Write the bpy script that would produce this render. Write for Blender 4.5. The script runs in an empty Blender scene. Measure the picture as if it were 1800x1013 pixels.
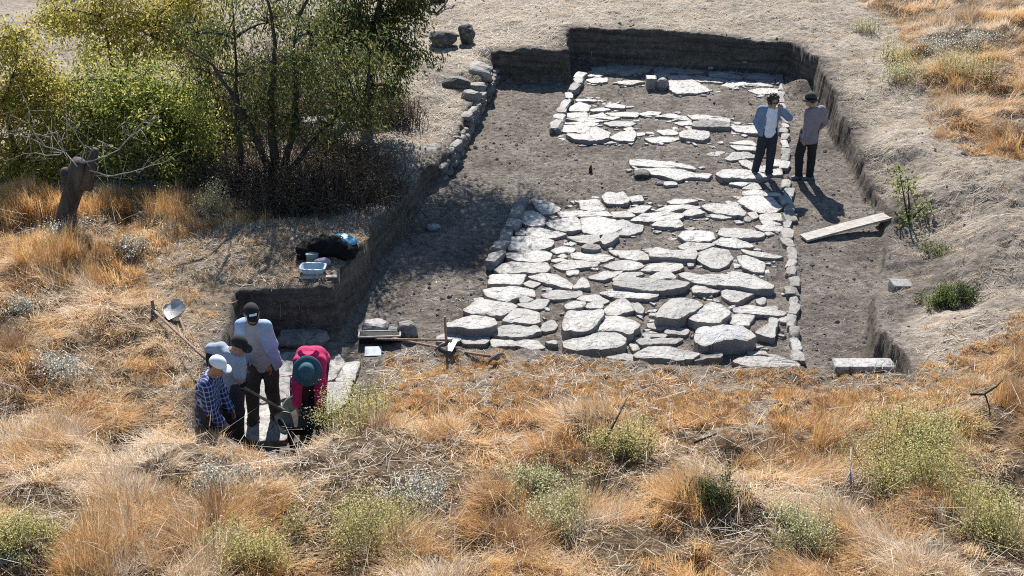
import bpy, math, random
import numpy as np
from mathutils import Vector, Matrix

# ------------------------------------------------------------------ camera, sky, sun, exposure
SC = bpy.context.scene
COL = SC.collection
R = math.radians
CAM_H, PITCH, F_PX = 8.84, 28.0, 2195.0          # photo is 1800 px wide
cam_d = bpy.data.cameras.new("camera"); cam = bpy.data.objects.new("camera", cam_d); COL.objects.link(cam)
cam_d.sensor_width = 36.0; cam_d.lens = 36.0 * F_PX / 1800.0
cam_d.clip_start = 0.1; cam_d.clip_end = 1000
cam.location = (0, 0, CAM_H); cam.rotation_euler = (R(90 - PITCH), 0, 0)
SC.camera = cam

SUN_EL, SUN_AZ = 41.0, -5.0                      # behind the scene, a touch to the left of +Y
wd = bpy.data.worlds.new("World"); SC.world = wd; wd.use_nodes = True
wn = wd.node_tree.nodes; wl = wd.node_tree.links
bg = wn["Background"]; sky = wn.new("ShaderNodeTexSky"); sky.sky_type = 'NISHITA'; sky.sun_disc = False
sky.sun_elevation = R(SUN_EL); sky.sun_rotation = R(SUN_AZ); sky.air_density = 1.3; sky.dust_density = 0.2; sky.ozone_density = 4.0
wl.new(sky.outputs[0], bg.inputs[0]); bg.inputs[1].default_value = 0.075
sun_d = bpy.data.lights.new("sun", 'SUN'); sun = bpy.data.objects.new("sun", sun_d); COL.objects.link(sun)
sun_d.energy = 5.0; sun_d.angle = R(0.53); sun_d.color = (1.0, 0.95, 0.87)
sdir = Vector((math.sin(R(SUN_AZ)) * math.cos(R(SUN_EL)), math.cos(R(SUN_AZ)) * math.cos(R(SUN_EL)), math.sin(R(SUN_EL))))
sun.rotation_euler = sdir.to_track_quat('Z', 'Y').to_euler(); sun.location = (0, 30, 30)
SC.view_settings.view_transform = 'Standard'; SC.view_settings.look = 'None'
SC.view_settings.exposure = 0.82; SC.view_settings.gamma = 1.0
SC.cycles.max_bounces = 6; SC.cycles.transparent_max_bounces = 8
SC.cycles.use_denoising = False; SC.cycles.filter_width = 1.05

# ------------------------------------------------------------------ helpers
rng = np.random.default_rng(7)
CP, SP = math.cos(R(PITCH)), math.sin(R(PITCH))

def U(px, py, z=0.0):
    """photo pixel on the level plane at height z -> world point"""
    u, v = px - 900.0, py - 506.5
    dx, dy, dz = u, F_PX * CP - v * SP, -F_PX * SP - v * CP
    t = (z - CAM_H) / dz
    return np.array([dx * t, dy * t, z])

def PX(p):
    """world points (N,3) -> photo pixels"""
    p = np.asarray(p, float); q = p - np.array([0, 0, CAM_H])
    d = q[..., 1] * CP - q[..., 2] * SP
    up = q[..., 1] * SP + q[..., 2] * CP
    return np.stack([900 + F_PX * q[..., 0] / d, 506.5 - F_PX * up / d], -1), d

def hash2(i, j, seed):
    h = (i.astype(np.int64) * 374761393 + j.astype(np.int64) * 668265263 + seed * 974711) & 0xffffffff
    h = ((h ^ (h >> 13)) * 1274126177) & 0xffffffff
    return ((h ^ (h >> 16)) & 0xffff) / 65535.0

def vnoise(x, y, seed=0):
    xi, yi = np.floor(x), np.floor(y); fx, fy = x - xi, y - yi
    fx = fx * fx * (3 - 2 * fx); fy = fy * fy * (3 - 2 * fy)
    a, b = hash2(xi, yi, seed), hash2(xi + 1, yi, seed); c, d = hash2(xi, yi + 1, seed), hash2(xi + 1, yi + 1, seed)
    return (a + (b - a) * fx) * (1 - fy) + (c + (d - c) * fx) * fy

def fbm(x, y, scale=1.0, oct=4, seed=0, gain=0.5):
    x = np.asarray(x, float); y = np.asarray(y, float)
    s, amp, tot, f = 0.0, 1.0, 0.0, 1.0 / scale
    for o in range(oct):
        s = s + amp * (vnoise(x * f + 17.3 * o, y * f - 9.1 * o, seed + o) - 0.5); tot += amp; amp *= gain; f *= 2.03
    return 2 * s / tot

def smooth(t):
    t = np.clip(t, 0, 1); return t * t * (3 - 2 * t)

def poly_sd(x, y, poly):
    """signed distance to polygon, negative inside"""
    poly = np.asarray(poly, float); n = len(poly)
    d = np.full(x.shape, 1e9); inside = np.zeros(x.shape, bool)
    for i in range(n):
        ax, ay = poly[i][:2]; bx, by = poly[(i + 1) % n][:2]
        ex, ey = bx - ax, by - ay; L = ex * ex + ey * ey + 1e-12
        t = np.clip(((x - ax) * ex + (y - ay) * ey) / L, 0, 1)
        d = np.minimum(d, (x - ax - t * ex) ** 2 + (y - ay - t * ey) ** 2)
        cond = (ay > y) != (by > y)
        xs = ax + (y - ay) / ((by - ay) if abs(by - ay) > 1e-12 else 1e-12) * ex
        inside ^= cond & (x < xs)
    d = np.sqrt(d)
    return np.where(inside, -d, d)

def mesh_np(name, verts, quads=None, tris=None, mat=None, smooth_sh=True, parent=None, loc=None, color=None, mats=None, fmat=None):
    """one mesh object from arrays; if loc is given vertices are stored relative to it"""
    verts = np.asarray(verts, np.float32)
    me = bpy.data.meshes.new(name)
    nq = 0 if quads is None else len(quads); nt = 0 if tris is None else len(tris)
    me.vertices.add(len(verts))
    if loc is not None: verts = verts - np.asarray(loc, np.float32)
    me.vertices.foreach_set("co", verts.ravel())
    idx = []
    if nq: idx.append(np.asarray(quads, np.int32).ravel())
    if nt: idx.append(np.asarray(tris, np.int32).ravel())
    idx = np.concatenate(idx)
    me.loops.add(len(idx)); me.loops.foreach_set("vertex_index", idx)
    me.polygons.add(nq + nt)
    st = np.concatenate([np.arange(nq) * 4, nq * 4 + np.arange(nt) * 3]).astype(np.int32)
    me.polygons.foreach_set("loop_start", st)
    me.polygons.foreach_set("use_smooth", np.full(nq + nt, smooth_sh))
    if color is not None:
        for cn, arr in color.items():
            arr = np.asarray(arr, np.float32)
            if arr.ndim == 1:
                a = me.attributes.new(cn, 'FLOAT', 'POINT'); a.data.foreach_set("value", arr)
            else:
                a = me.attributes.new(cn, 'FLOAT_COLOR', 'POINT')
                a.data.foreach_set("color", np.concatenate([arr, np.ones((len(arr), 1), np.float32)], 1).ravel())
    if mats:
        for m in mats: me.materials.append(m)
    elif mat: me.materials.append(mat)
    if fmat is not None: me.polygons.foreach_set("material_index", np.asarray(fmat, np.int32))
    me.update(); me.validate()
    o = bpy.data.objects.new(name, me); COL.objects.link(o)
    if parent is not None: o.parent = parent
    if loc is not None: o.location = [float(c) for c in loc]
    return o

def thing(name, label, cat, loc=(0, 0, 0), group=None, rz=0.0):
    o = bpy.data.objects.new(name, None); COL.objects.link(o); o.location = [float(c) for c in loc]
    o.rotation_euler = (0, 0, rz); o.empty_display_size = 0.1
    return tag(o, label, cat, group)

def tag(o, label, cat, group=None):
    o["label"] = label; o["category"] = cat
    if group: o["group"] = group
    return o

def kind(o, k):
    o["kind"] = k; return o

class MB:
    """collects shapes into one mesh"""
    def __init__(s): s.v, s.q, s.t, s.n = [], [], [], 0
    def add(s, v, q=None, t=None):
        v = np.asarray(v, float)
        if q is not None and len(q): s.q.append(np.asarray(q, int) + s.n)
        if t is not None and len(t): s.t.append(np.asarray(t, int) + s.n)
        s.v.append(v); s.n += len(v)
    def tube(s, pts, rad, n=8, cap=True):
        pts = np.asarray(pts, float); m = len(pts); rad = np.broadcast_to(np.asarray(rad, float), (m,))
        tan = np.gradient(pts, axis=0); tan /= np.linalg.norm(tan, axis=1)[:, None] + 1e-9
        a = np.array([0, 0, 1.0]) if abs(tan[0][2]) < 0.9 else np.array([1.0, 0, 0])
        vs = []; u = np.cross(tan[0], a); u /= np.linalg.norm(u)
        for i in range(m):
            u = u - tan[i] * np.dot(u, tan[i]); u /= np.linalg.norm(u) + 1e-9
            w = np.cross(tan[i], u); an = np.arange(n) * 2 * np.pi / n
            vs.append(pts[i] + rad[i] * (np.cos(an)[:, None] * u + np.sin(an)[:, None] * w))
        V = np.concatenate(vs)
        q = [[i * n + j, i * n + (j + 1) % n, (i + 1) * n + (j + 1) % n, (i + 1) * n + j] for i in range(m - 1) for j in range(n)]
        t = []
        if cap:
            V = np.concatenate([V, pts[:1], pts[-1:]]); c0, c1 = m * n, m * n + 1
            t = [[c0, (j + 1) % n, j] for j in range(n)] + [[c1, (m - 1) * n + j, (m - 1) * n + (j + 1) % n] for j in range(n)]
        s.add(V, q, t)
    def box(s, c, half, rot=None, bev=0.0):
        hx, hy, hz = half; b = min(bev, hx * .9, hy * .9, hz * .9)
        if b <= 0:
            V = np.array([[x, y, z] for z in (-hz, hz) for y in (-hy, hy) for x in (-hx, hx)])
            q = [[0, 2, 3, 1], [4, 5, 7, 6], [0, 1, 5, 4], [2, 6, 7, 3], [0, 4, 6, 2], [1, 3, 7, 5]]; t = None
        else:
            V = []; I = {}
            for sx in (-1, 1):
                for sy in (-1, 1):
                    for sz in (-1, 1):
                        for ax in range(3):
                            p = [sx * (hx - b), sy * (hy - b), sz * (hz - b)]
                            p[ax] = (sx * hx, sy * hy, sz * hz)[ax]
                            I[(sx, sy, sz, ax)] = len(V); V.append(p)
            q, t = [], []
            for sg in (-1, 1):
                q.append([I[(sg, a, b2, 0)] for a, b2 in ((-1, -1), (1, -1), (1, 1), (-1, 1))])
                q.append([I[(a, sg, b2, 1)] for a, b2 in ((-1, -1), (1, -1), (1, 1), (-1, 1))])
                q.append([I[(a, b2, sg, 2)] for a, b2 in ((-1, -1), (1, -1), (1, 1), (-1, 1))])
            for a in (-1, 1):
                for b2 in (-1, 1):
                    q.append([I[(-1, a, b2, 1)], I[(1, a, b2, 1)], I[(1, a, b2, 2)], I[(-1, a, b2, 2)]])
                    q.append([I[(a, -1, b2, 0)], I[(a, 1, b2, 0)], I[(a, 1, b2, 2)], I[(a, -1, b2, 2)]])
                    q.append([I[(a, b2, -1, 0)], I[(a, b2, 1, 0)], I[(a, b2, 1, 1)], I[(a, b2, -1, 1)]])
            for sx in (-1, 1):
                for sy in (-1, 1):
                    for sz in (-1, 1): t.append([I[(sx, sy, sz, k)] for k in range(3)])
            V = np.array(V, float)
        if rot is not None: V = V @ np.asarray(rot).T
        s.add(V + np.asarray(c, float), q, t)
    def build(s, name, mat, parent=None, loc=None, smooth_sh=False, fix=True):
        o = mesh_np(name, np.concatenate(s.v), np.concatenate(s.q) if s.q else None, np.concatenate(s.t) if s.t else None, mat, smooth_sh, parent, loc)
        if fix:
            import bmesh
            bm = bmesh.new(); bm.from_mesh(o.data); bmesh.ops.recalc_face_normals(bm, faces=bm.faces); bm.to_mesh(o.data); bm.free()
        return o

def frame(x=None, y=None, z=None):
    """rotation matrix columns; two given axes, x then made orthogonal"""
    if z is not None and y is not None:
        z = np.asarray(z, float); z = z / np.linalg.norm(z); y = np.asarray(y, float); y = y - z * np.dot(y, z); y /= np.linalg.norm(y); x = np.cross(y, z)
    else:
        x = np.asarray(x, float); x = x / np.linalg.norm(x); z = np.asarray(z, float); z = z - x * np.dot(x, z); z /= np.linalg.norm(z); y = np.cross(z, x)
    return np.stack([x, y, z], 1)

# ------------------------------------------------------------------ materials
def new_mat(name):
    m = bpy.data.materials.new(name); m.use_nodes = True
    return m, m.node_tree.nodes, m.node_tree.links, m.node_tree.nodes["Principled BSDF"]

def nz(N, L, scale, detail=4, rough=0.55, vec=None, w=None):
    n = N.new("ShaderNodeTexNoise"); n.inputs["Scale"].default_value = scale; n.inputs["Detail"].default_value = detail; n.inputs["Roughness"].default_value = rough
    if vec is not None: L.new(vec, n.inputs["Vector"])
    return n.outputs["Fac"]

def ramp(N, L, fac, stops):
    r = N.new("ShaderNodeValToRGB"); L.new(fac, r.inputs[0]); e = r.color_ramp.elements
    while len(e) < len(stops): e.new(0.5)
    for el, (p, c) in zip(e, stops): el.position = p; el.color = (c, c, c, 1) if isinstance(c, (int, float)) else (*c, 1)
    return r.outputs[0]

def mix(N, L, a, b, fac, mode='MIX'):
    m = N.new("ShaderNodeMix"); m.data_type = 'RGBA'; m.blend_type = mode
    for sock, v in ((m.inputs[0], fac), (m.inputs[6], a), (m.inputs[7], b)):
        if isinstance(v, (int, float)): sock.default_value = v if sock == m.inputs[0] else (v, v, v, 1)
        elif isinstance(v, tuple): sock.default_value = (*v, 1)
        else: L.new(v, sock)
    return m.outputs[2]

def bump(N, L, B, h, strength=0.5, dist=0.02):
    b = N.new("ShaderNodeBump"); b.inputs["Strength"].default_value = strength; b.inputs["Distance"].default_value = dist
    L.new(h, b.inputs["Height"]); L.new(b.outputs[0], B.inputs["Normal"]); return b

def pos(N):
    return N.new("ShaderNodeNewGeometry").outputs["Position"]

def simple(name, col, rough=0.7, var=0.15, scale=12, metal=0.0, bmp=0.0, bscale=60):
    m, N, L, B = new_mat(name); p = N.new("ShaderNodeTexCoord").outputs["Object"]
    n = nz(N, L, scale, 4, 0.6, p)
    lo = tuple(c * (1 - var) for c in col); hi = tuple(min(1, c * (1 + var)) for c in col)
    L.new(ramp(N, L, n, [(0.3, lo), (0.7, hi)]), B.inputs["Base Color"])
    B.inputs["Roughness"].default_value = rough; B.inputs["Metallic"].default_value = metal
    if bmp: bump(N, L, B, nz(N, L, bscale, 3, 0.6, p), bmp, 0.01)
    return m

def leaf_mat(name, attr="col", trans=0.45, rough=0.55):
    m, N, L, B = new_mat(name)
    a = N.new("ShaderNodeAttribute"); a.attribute_name = attr
    L.new(a.outputs["Color"], B.inputs["Base Color"]); B.inputs["Roughness"].default_value = rough
    B.inputs["Specular IOR Level"].default_value = 0.35
    t = N.new("ShaderNodeBsdfTranslucent"); L.new(a.outputs["Color"], t.inputs[0])
    s = N.new("ShaderNodeMixShader"); s.inputs[0].default_value = trans
    L.new(B.outputs[0], s.inputs[1]); L.new(t.outputs[0], s.inputs[2]); L.new(s.outputs[0], N["Material Output"].inputs[0])
    return m

def stone_mat(name, lo, hi, pit=0.35, rough=0.6):
    m, N, L, B = new_mat(name); p = pos(N)
    oi = N.new("ShaderNodeObjectInfo").outputs["Random"]
    big = nz(N, L, 3.2, 5, 0.62, p); fine = nz(N, L, 20, 7, 0.78, p)
    base = ramp(N, L, big, [(0.32, lo), (0.66, hi)])
    sp = ramp(N, L, fine, [(0.39, 0.10), (0.48, 0.8), (0.6, 1.05)])
    base = mix(N, L, base, sp, pit, 'MULTIPLY')
    v = N.new("ShaderNodeMapRange"); L.new(oi, v.inputs[0]); v.inputs[3].default_value = 0.62; v.inputs[4].default_value = 1.08
    base = mix(N, L, base, v.outputs[0], 1.0, 'MULTIPLY')
    # dust and soil caught in broad patches
    ed = N.new("ShaderNodeAttribute"); ed.attribute_name = "edge"
    dn = N.new("ShaderNodeMath"); dn.operation = 'MULTIPLY_ADD'; L.new(ed.outputs["Fac"], dn.inputs[0]); dn.inputs[1].default_value = 0.20; L.new(nz(N, L, 7.5, 8, 0.74, p), dn.inputs[2])
    dirt = ramp(N, L, dn.outputs[0], [(0.50, 0.0), (0.64, 0.9)])
    base = mix(N, L, base, (0.25, 0.225, 0.205), dirt)
    vo = N.new("ShaderNodeTexVoronoi"); vo.feature = 'DISTANCE_TO_EDGE'; vo.inputs["Scale"].default_value = 2.1
    wv = N.new("ShaderNodeMix"); wv.data_type = 'RGBA'; wv.inputs[0].default_value = 0.12; L.new(p, wv.inputs[6]); nv = N.new("ShaderNodeTexNoise"); nv.inputs["Scale"].default_value = 6; L.new(p, nv.inputs["Vector"]); L.new(nv.outputs["Color"], wv.inputs[7]); L.new(wv.outputs[2], vo.inputs["Vector"])
    ck = mix(N, L, ramp(N, L, vo.outputs["Distance"], [(0.004, 0.9), (0.016, 0.0)]), 0.0, ramp(N, L, nz(N, L, 1.7, 2, 0.5, p), [(0.48, 0.0), (0.54, 1.0)]))
    base = mix(N, L, base, (0.07, 0.062, 0.056), ck)
    L.new(base, B.inputs["Base Color"]); B.inputs["Roughness"].default_value = rough
    B.inputs["Specular IOR Level"].default_value = 0.45
    h = N.new("ShaderNodeMath"); h.operation = 'MULTIPLY_ADD'; L.new(fine, h.inputs[0]); h.inputs[1].default_value = 0.6
    L.new(nz(N, L, 11, 5, 0.6, p), h.inputs[2]); bump(N, L, B, h.outputs[0], 0.7, 0.03)
    return m

M = {}
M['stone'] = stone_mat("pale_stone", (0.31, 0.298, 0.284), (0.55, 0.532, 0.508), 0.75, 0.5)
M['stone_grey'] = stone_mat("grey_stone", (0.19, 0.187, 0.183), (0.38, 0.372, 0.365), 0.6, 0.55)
M['stone_dark'] = stone_mat("dark_stone", (0.045, 0.043, 0.041), (0.125, 0.12, 0.115), 0.5, 0.7)
M['stone_smooth'] = stone_mat("smooth_stone", (0.24, 0.245, 0.255), (0.36, 0.365, 0.375), 0.15, 0.45)
M['wallstone'] = stone_mat("wall_stone", (0.17, 0.155, 0.14), (0.36, 0.335, 0.31), 0.5, 0.7)

def ground_mat():
    m, N, L, B = new_mat("ground"); p = pos(N)
    st = N.new("ShaderNodeAttribute"); st.attribute_name = "straw"; th_ = N.new("ShaderNodeAttribute"); th_.attribute_name = "thatch"; wl_ = N.new("ShaderNodeAttribute"); wl_.attribute_name = "cut"
    n1 = nz(N, L, 1.1, 6, 0.6, p); n2 = nz(N, L, 9, 6, 0.7, p); n3 = nz(N, L, 45, 5, 0.75, p)
    soil = ramp(N, L, n2, [(0.3, (0.098, 0.082, 0.069)), (0.5, (0.228, 0.195, 0.168)), (0.72, (0.37, 0.32, 0.278))])
    soil = mix(N, L, soil, ramp(N, L, n1, [(0.35, 0.62), (0.65, 1.15)]), 1.0, 'MULTIPLY')
    soil = mix(N, L, soil, ramp(N, L, n3, [(0.35, 0.45), (0.52, 1.0), (0.7, 1.35)]), 0.8, 'MULTIPLY')
    # streaky dry litter
    mp = N.new("ShaderNodeMapping"); L.new(p, mp.inputs[0]); mp.inputs["Scale"].default_value = (0.8, 2.6, 1.0); mp.inputs["Rotation"].default_value = (0, 0, 0.3)
    n4 = nz(N, L, 11, 7, 0.78, mp.outputs[0])
    dry = ramp(N, L, n4, [(0.31, (0.12, 0.092, 0.07)), (0.43, (0.335, 0.28, 0.225)), (0.55, (0.52, 0.45, 0.37)), (0.72, (0.66, 0.575, 0.47))])
    dry = mix(N, L, dry, ramp(N, L, n1, [(0.30, 0.70), (0.66, 1.12)]), 1.0, 'MULTIPLY')
    tan = ramp(N, L, nz(N, L, 2.3, 5, 0.65, p), [(0.54, 0.0), (0.68, 0.55)]); dry = mix(N, L, dry, (0.46, 0.31, 0.18), tan)
    f = N.new("ShaderNodeMath"); f.operation = 'MULTIPLY_ADD'; L.new(n2, f.inputs[0]); f.inputs[1].default_value = 0.9; f.inputs[2].default_value = -0.45
    f2 = N.new("ShaderNodeMath"); f2.operation = 'ADD'; f2.use_clamp = True; L.new(st.outputs["Fac"], f2.inputs[0]); L.new(f.outputs[0], f2.inputs[1])
    c = mix(N, L, soil, dry, f2.outputs[0])
    # dead brown thatch under the long grass
    c = mix(N, L, c, ramp(N, L, n4, [(0.35, (0.05, 0.034, 0.022)), (0.5, (0.17, 0.115, 0.07)), (0.68, (0.36, 0.26, 0.165))]), th_.outputs["Fac"])
    # freshly cut sections: dark moist soil with pale flecks
    fleck = ramp(N, L, nz(N, L, 30, 3, 0.5, p), [(0.62, 0.0), (0.72, 1.0)])
    cut = mix(N, L, ramp(N, L, n2, [(0.3, (0.07, 0.058, 0.049)), (0.7, (0.17, 0.143, 0.12))]), (0.26, 0.235, 0.21), fleck)
    mz = N.new("ShaderNodeMapping"); L.new(p, mz.inputs[0]); mz.inputs["Scale"].default_value = (0.5, 0.5, 7.0)
    cut = mix(N, L, cut, ramp(N, L, nz(N, L, 1.3, 4, 0.6, mz.outputs[0]), [(0.35, 0.65), (0.65, 1.45)]), 1.0, 'MULTIPLY')
    c = mix(N, L, c, cut, wl_.outputs["Fac"])
    L.new(c, B.inputs["Base Color"]); B.inputs["Roughness"].default_value = 0.95; B.inputs["Specular IOR Level"].default_value = 0.15
    h = N.new("ShaderNodeMath"); h.operation = 'MULTIPLY_ADD'; L.new(n3, h.inputs[0]); h.inputs[1].default_value = 0.5; L.new(n2, h.inputs[2])
    bump(N, L, B, h.outputs[0], 1.0, 0.07)
    return m
M['ground'] = ground_mat()
M['grass'] = leaf_mat("dry_grass", trans=0.45, rough=0.5)
M['leaf'] = leaf_mat("leaves", trans=0.62, rough=0.45)
M['clod'] = simple("soil_clods", (0.16, 0.145, 0.13), 0.95, 0.4, 8)

def bark_mat(name, lo, hi, sc=14):
    m, N, L, B = new_mat(name); p = pos(N)
    mp = N.new("ShaderNodeMapping"); L.new(p, mp.inputs[0]); mp.inputs["Scale"].default_value = (1, 1, 0.22)
    n = nz(N, L, sc, 6, 0.7, mp.outputs[0]); L.new(ramp(N, L, n, [(0.35, lo), (0.65, hi)]), B.inputs["Base Color"])
    B.inputs["Roughness"].default_value = 0.9; bump(N, L, B, n, 0.9, 0.03); return m
M['bark'] = bark_mat("dark_bark", (0.018, 0.015, 0.013), (0.062, 0.053, 0.047))
M['bark_grey'] = bark_mat("weathered_bark", (0.03, 0.024, 0.021), (0.10, 0.085, 0.075), 9)
M['deadwood'] = bark_mat("dead_wood", (0.20, 0.18, 0.16), (0.42, 0.39, 0.36), 20)
M['brush'] = bark_mat("dry_twigs", (0.045, 0.035, 0.03), (0.15, 0.12, 0.10), 20)
M['wood'] = bark_mat("tool_wood", (0.24, 0.15, 0.10), (0.42, 0.30, 0.22), 30)
# ------------------------------------------------------------------ the ground: one sheet with the excavation cut into it
CTRL = [(1000,45,.88),(1200,58,.84),(1390,74,.78),(864,85,.70),(930,80,.72),(1437,104,.75),(1462,148,.74),(1478,199,.62),(1500,249,.45),(1525,316,.30),(1540,350,.10),
 (1600,240,.70),(1560,330,.30),(1620,330,.55),(1570,420,.08),(1640,440,.26),(1545,500,.12),(1640,520,.40),(1700,600,.62),(1530,545,.36),(1575,600,.52),(1600,650,.62),
 (1800,100,1.0),(1650,120,.85),(1800,400,.85),(1700,300,.75),(1800,560,.82),(1750,450,.72),
 (700,0,.75),(200,0,.8),(400,40,.75),(1400,0,.9),(1100,0,.9),(1700,0,1.0),(800,110,.62),(720,180,.50),(800,190,.40),
 (866,118,.36),(838,174,.36),(798,249,.38),(770,290,.36),(745,305,.36),(714,350,.50),(655,405,.70),(625,452,.78),(600,480,.76),(590,508,.72),(500,510,.72),(420,512,.72),
 (700,260,.56),(640,310,.68),(500,330,.72),(300,250,.8),(300,400,.76),(0,350,.82),(100,150,.8),(500,430,.77),(0,550,.88),
 (398,590,.74),(350,680,.76),(335,745,.76),(420,765,.74),(500,800,.74),(560,740,.68),(612,690,.58),(640,620,.45),(700,607,.40),(800,610,.40),(1000,622,.44),(1200,640,.48),(1400,645,.54),
 (0,800,1.0),(200,700,.9),(300,850,.95),(600,850,.92),(900,700,.66),(1000,800,.82),(1400,760,.76),(1800,700,.92),(1600,800,.9),(900,1000,1.06),(1800,1000,1.06),(0,1000,1.12),(1300,1000,1.04)]
CTW = np.array([U(*c) for c in CTRL])
TRENCH = np.array([U(*c)[:2] for c in [(1002,46,.88),(1200,58,.84),(1390,74,.78),(1437,104,.75),(1462,148,.74),(1478,199,.62),(1500,249,.45),(1525,316,.30),(1545,360,.07),(1560,450,.08),
 (1531,545,.36),(1545,585,.45),(1590,622,.55),(1598,656,.62),(1400,646,.54),(1200,641,.48),(1000,623,.44),(800,611,.40),(706,607,.40),(668,620,.45),
 (646,688,.55),(594,745,.66),(520,806,.72),(440,786,.74),(395,756,.75),(340,750,.76),(350,680,.76),(398,590,.74),(420,512,.72),(590,508,.72),(602,478,.76),(626,450,.78),(650,412,.72),
 (665,388,.68),(690,368,.60),(718,346,.50),(745,306,.36),(772,288,.36),(798,249,.38),(838,174,.36),(866,118,.36),(864,85,.70),(1000,86,.74)]])
CUT2 = np.array([U(*c)[:2] for c in [(30,62,.78),(112,60,.78),(118,-60,.8),(-160,-60,.8),(-160,64,.78)]])   # a second, older trench beyond the trees

ROADP = np.array([U(a, b, 0)[:2] for a, b in [(1020,125),(1370,125),(1385,320),(1395,635),(790,610),(860,470),(920,350),(980,225)]])

def base_z(x, y):
    s = np.zeros(x.shape); w = np.zeros(x.shape)
    for cx, cy, cz in CTW:
        k = 1.0 / ((x - cx) ** 2 + (y - cy) ** 2 + 0.15) ** 2
        s += k * cz; w += k
    return s / w

def P2(pts, z=.8): return np.array([U(a, b, z)[:2] for a, b in pts])
# where the vegetation and the litter lie (traced on the ground)
TALL = [P2([(-500,1300),(-420,640),(-160,420),(-60,345),(120,335),(300,330),(430,345),(520,370),(400,395),(300,420),(240,470),(260,520),(300,520),(340,600),(330,680),(338,752),(400,762),(440,785),(505,800),(570,742),(640,690),(760,730),(900,700),(1100,720),(1400,735),(1600,700),(1720,640),(1830,560),(2100,600),(2400,1300)]),
        P2([(1500,-60),(1520,20),(1590,60),(1570,130),(1620,180),(1650,230),(1720,260),(1830,270),(2200,200),(2100,-80)])]
CROP = P2([(640,618),(800,612),(1000,624),(1200,642),(1400,647),(1600,658),(1750,610),(1830,560),(1850,700),(1600,780),(1400,790),(1000,780),(760,780),(640,720),(600,710)], .5)

def height(x, y, detail=True):
    g = base_z(x, y)
    if detail:
        rr_ = smooth((x - 5.3) / 1.2) * smooth((21.5 - y) / 2)
        g = g + rr_ * 0.07 * fbm(x, y, .28, 4, 25, .6) + 0.05 * fbm(x, y, 1.7, 3, 3) + 0.06 * fbm(x, y, 0.42, 5, 11, .6) + 0.024 * fbm(x, y, 0.12, 2, 21)
        # hummocks under the tall grass
        tz = np.minimum.reduce([poly_sd(x, y, t) for t in TALL])
        g = g + smooth(-tz / 0.5) * (0.26 * fbm(x, y, 0.85, 3, 31) + 0.06)
    fl = 0.022 * fbm(x, y, 0.8, 3, 41) + 0.026 * fbm(x, y, 0.20, 4, 51) - 0.012
    # spoil and loose soil in the middle of the road and toward the right bank
    for (px, py, r, h) in [(985,362,.30,-.10),(1230,262,.9,.05),(1150,230,.5,.05),(1250,185,1.3,.05),(1410,160,.45,.22),(1400,110,.4,.45),(1470,450,.8,.05),(800,320,1.2,.02),(1480,480,.8,.05),(1520,420,.5,.05),(1578,632,.22,-.1),(1120,548,.15,-.06)]:
        c = U(px, py, 0); fl = fl + h * np.exp(-((x - c[0]) ** 2 + (y - c[1]) ** 2) / (r * r) * 1.5)
    fl = fl + .022 * smooth(-poly_sd(x, y, ROADP) / .3)
    sd = poly_sd(x, y, TRENCH)
    j = 0.055 * fbm(x, y, 0.45, 3, 61) + 0.03 * fbm(x, y, 0.12, 2, 71)
    t = smooth((sd + j + 0.06) / 0.09)
    # soil slumped at the foot of the sections
    foot = 0.05 * np.exp(np.minimum(sd + 0.06, 0) / 0.13) * (0.6 + 0.8 * fbm(x, y, 0.5, 2, 81)) * np.clip(g / 0.5, 0, 1)
    z = (fl + np.maximum(foot, 0)) * (1 - t) + g * t
    sd2 = poly_sd(x, y, CUT2); t2 = smooth((sd2 + j + .07) / .13); z = z * t2 + (z - 0.65) * (1 - t2)
    return z, sd, t, g

def axis(a, b, step, far):
    c = list(np.arange(a, b + step / 2, step)); s = step; lo = []; hi = []; p = a
    while p > -far: s *= 1.22; p -= s; lo.append(p)
    s = step; p = b
    while p < far: s *= 1.22; p += s; hi.append(p)
    return np.array(lo[::-1] + c + hi)
gx = axis(-8.6, 9.6, 0.036, 300.0); gy = axis(8.6, 30.5, 0.036, 300.0)
GX, GY = np.meshgrid(gx, gy); GZ, SD, TT, GB = height(GX, GY)
far = smooth((np.hypot(GX, GY - 18) - 22) / 30); GZ = GZ * (1 - far) + 0.9 * far
nx, ny = len(gx), len(gy)
ii = np.arange(nx * ny).reshape(ny, nx)
gq = np.stack([ii[:-1, :-1], ii[:-1, 1:], ii[1:, 1:], ii[1:, :-1]], -1).reshape(-1, 4)
slope = np.hypot(np.gradient(GZ, axis=0) / np.gradient(GY, axis=0), np.gradient(GZ, axis=1) / np.gradient(GX, axis=1))
cut = smooth((slope - 0.9) / 1.2) * smooth((0.25 - np.abs(SD)) / 0.1)
straw = smooth((SD - 0.0) / 0.5) * 0.95
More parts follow.
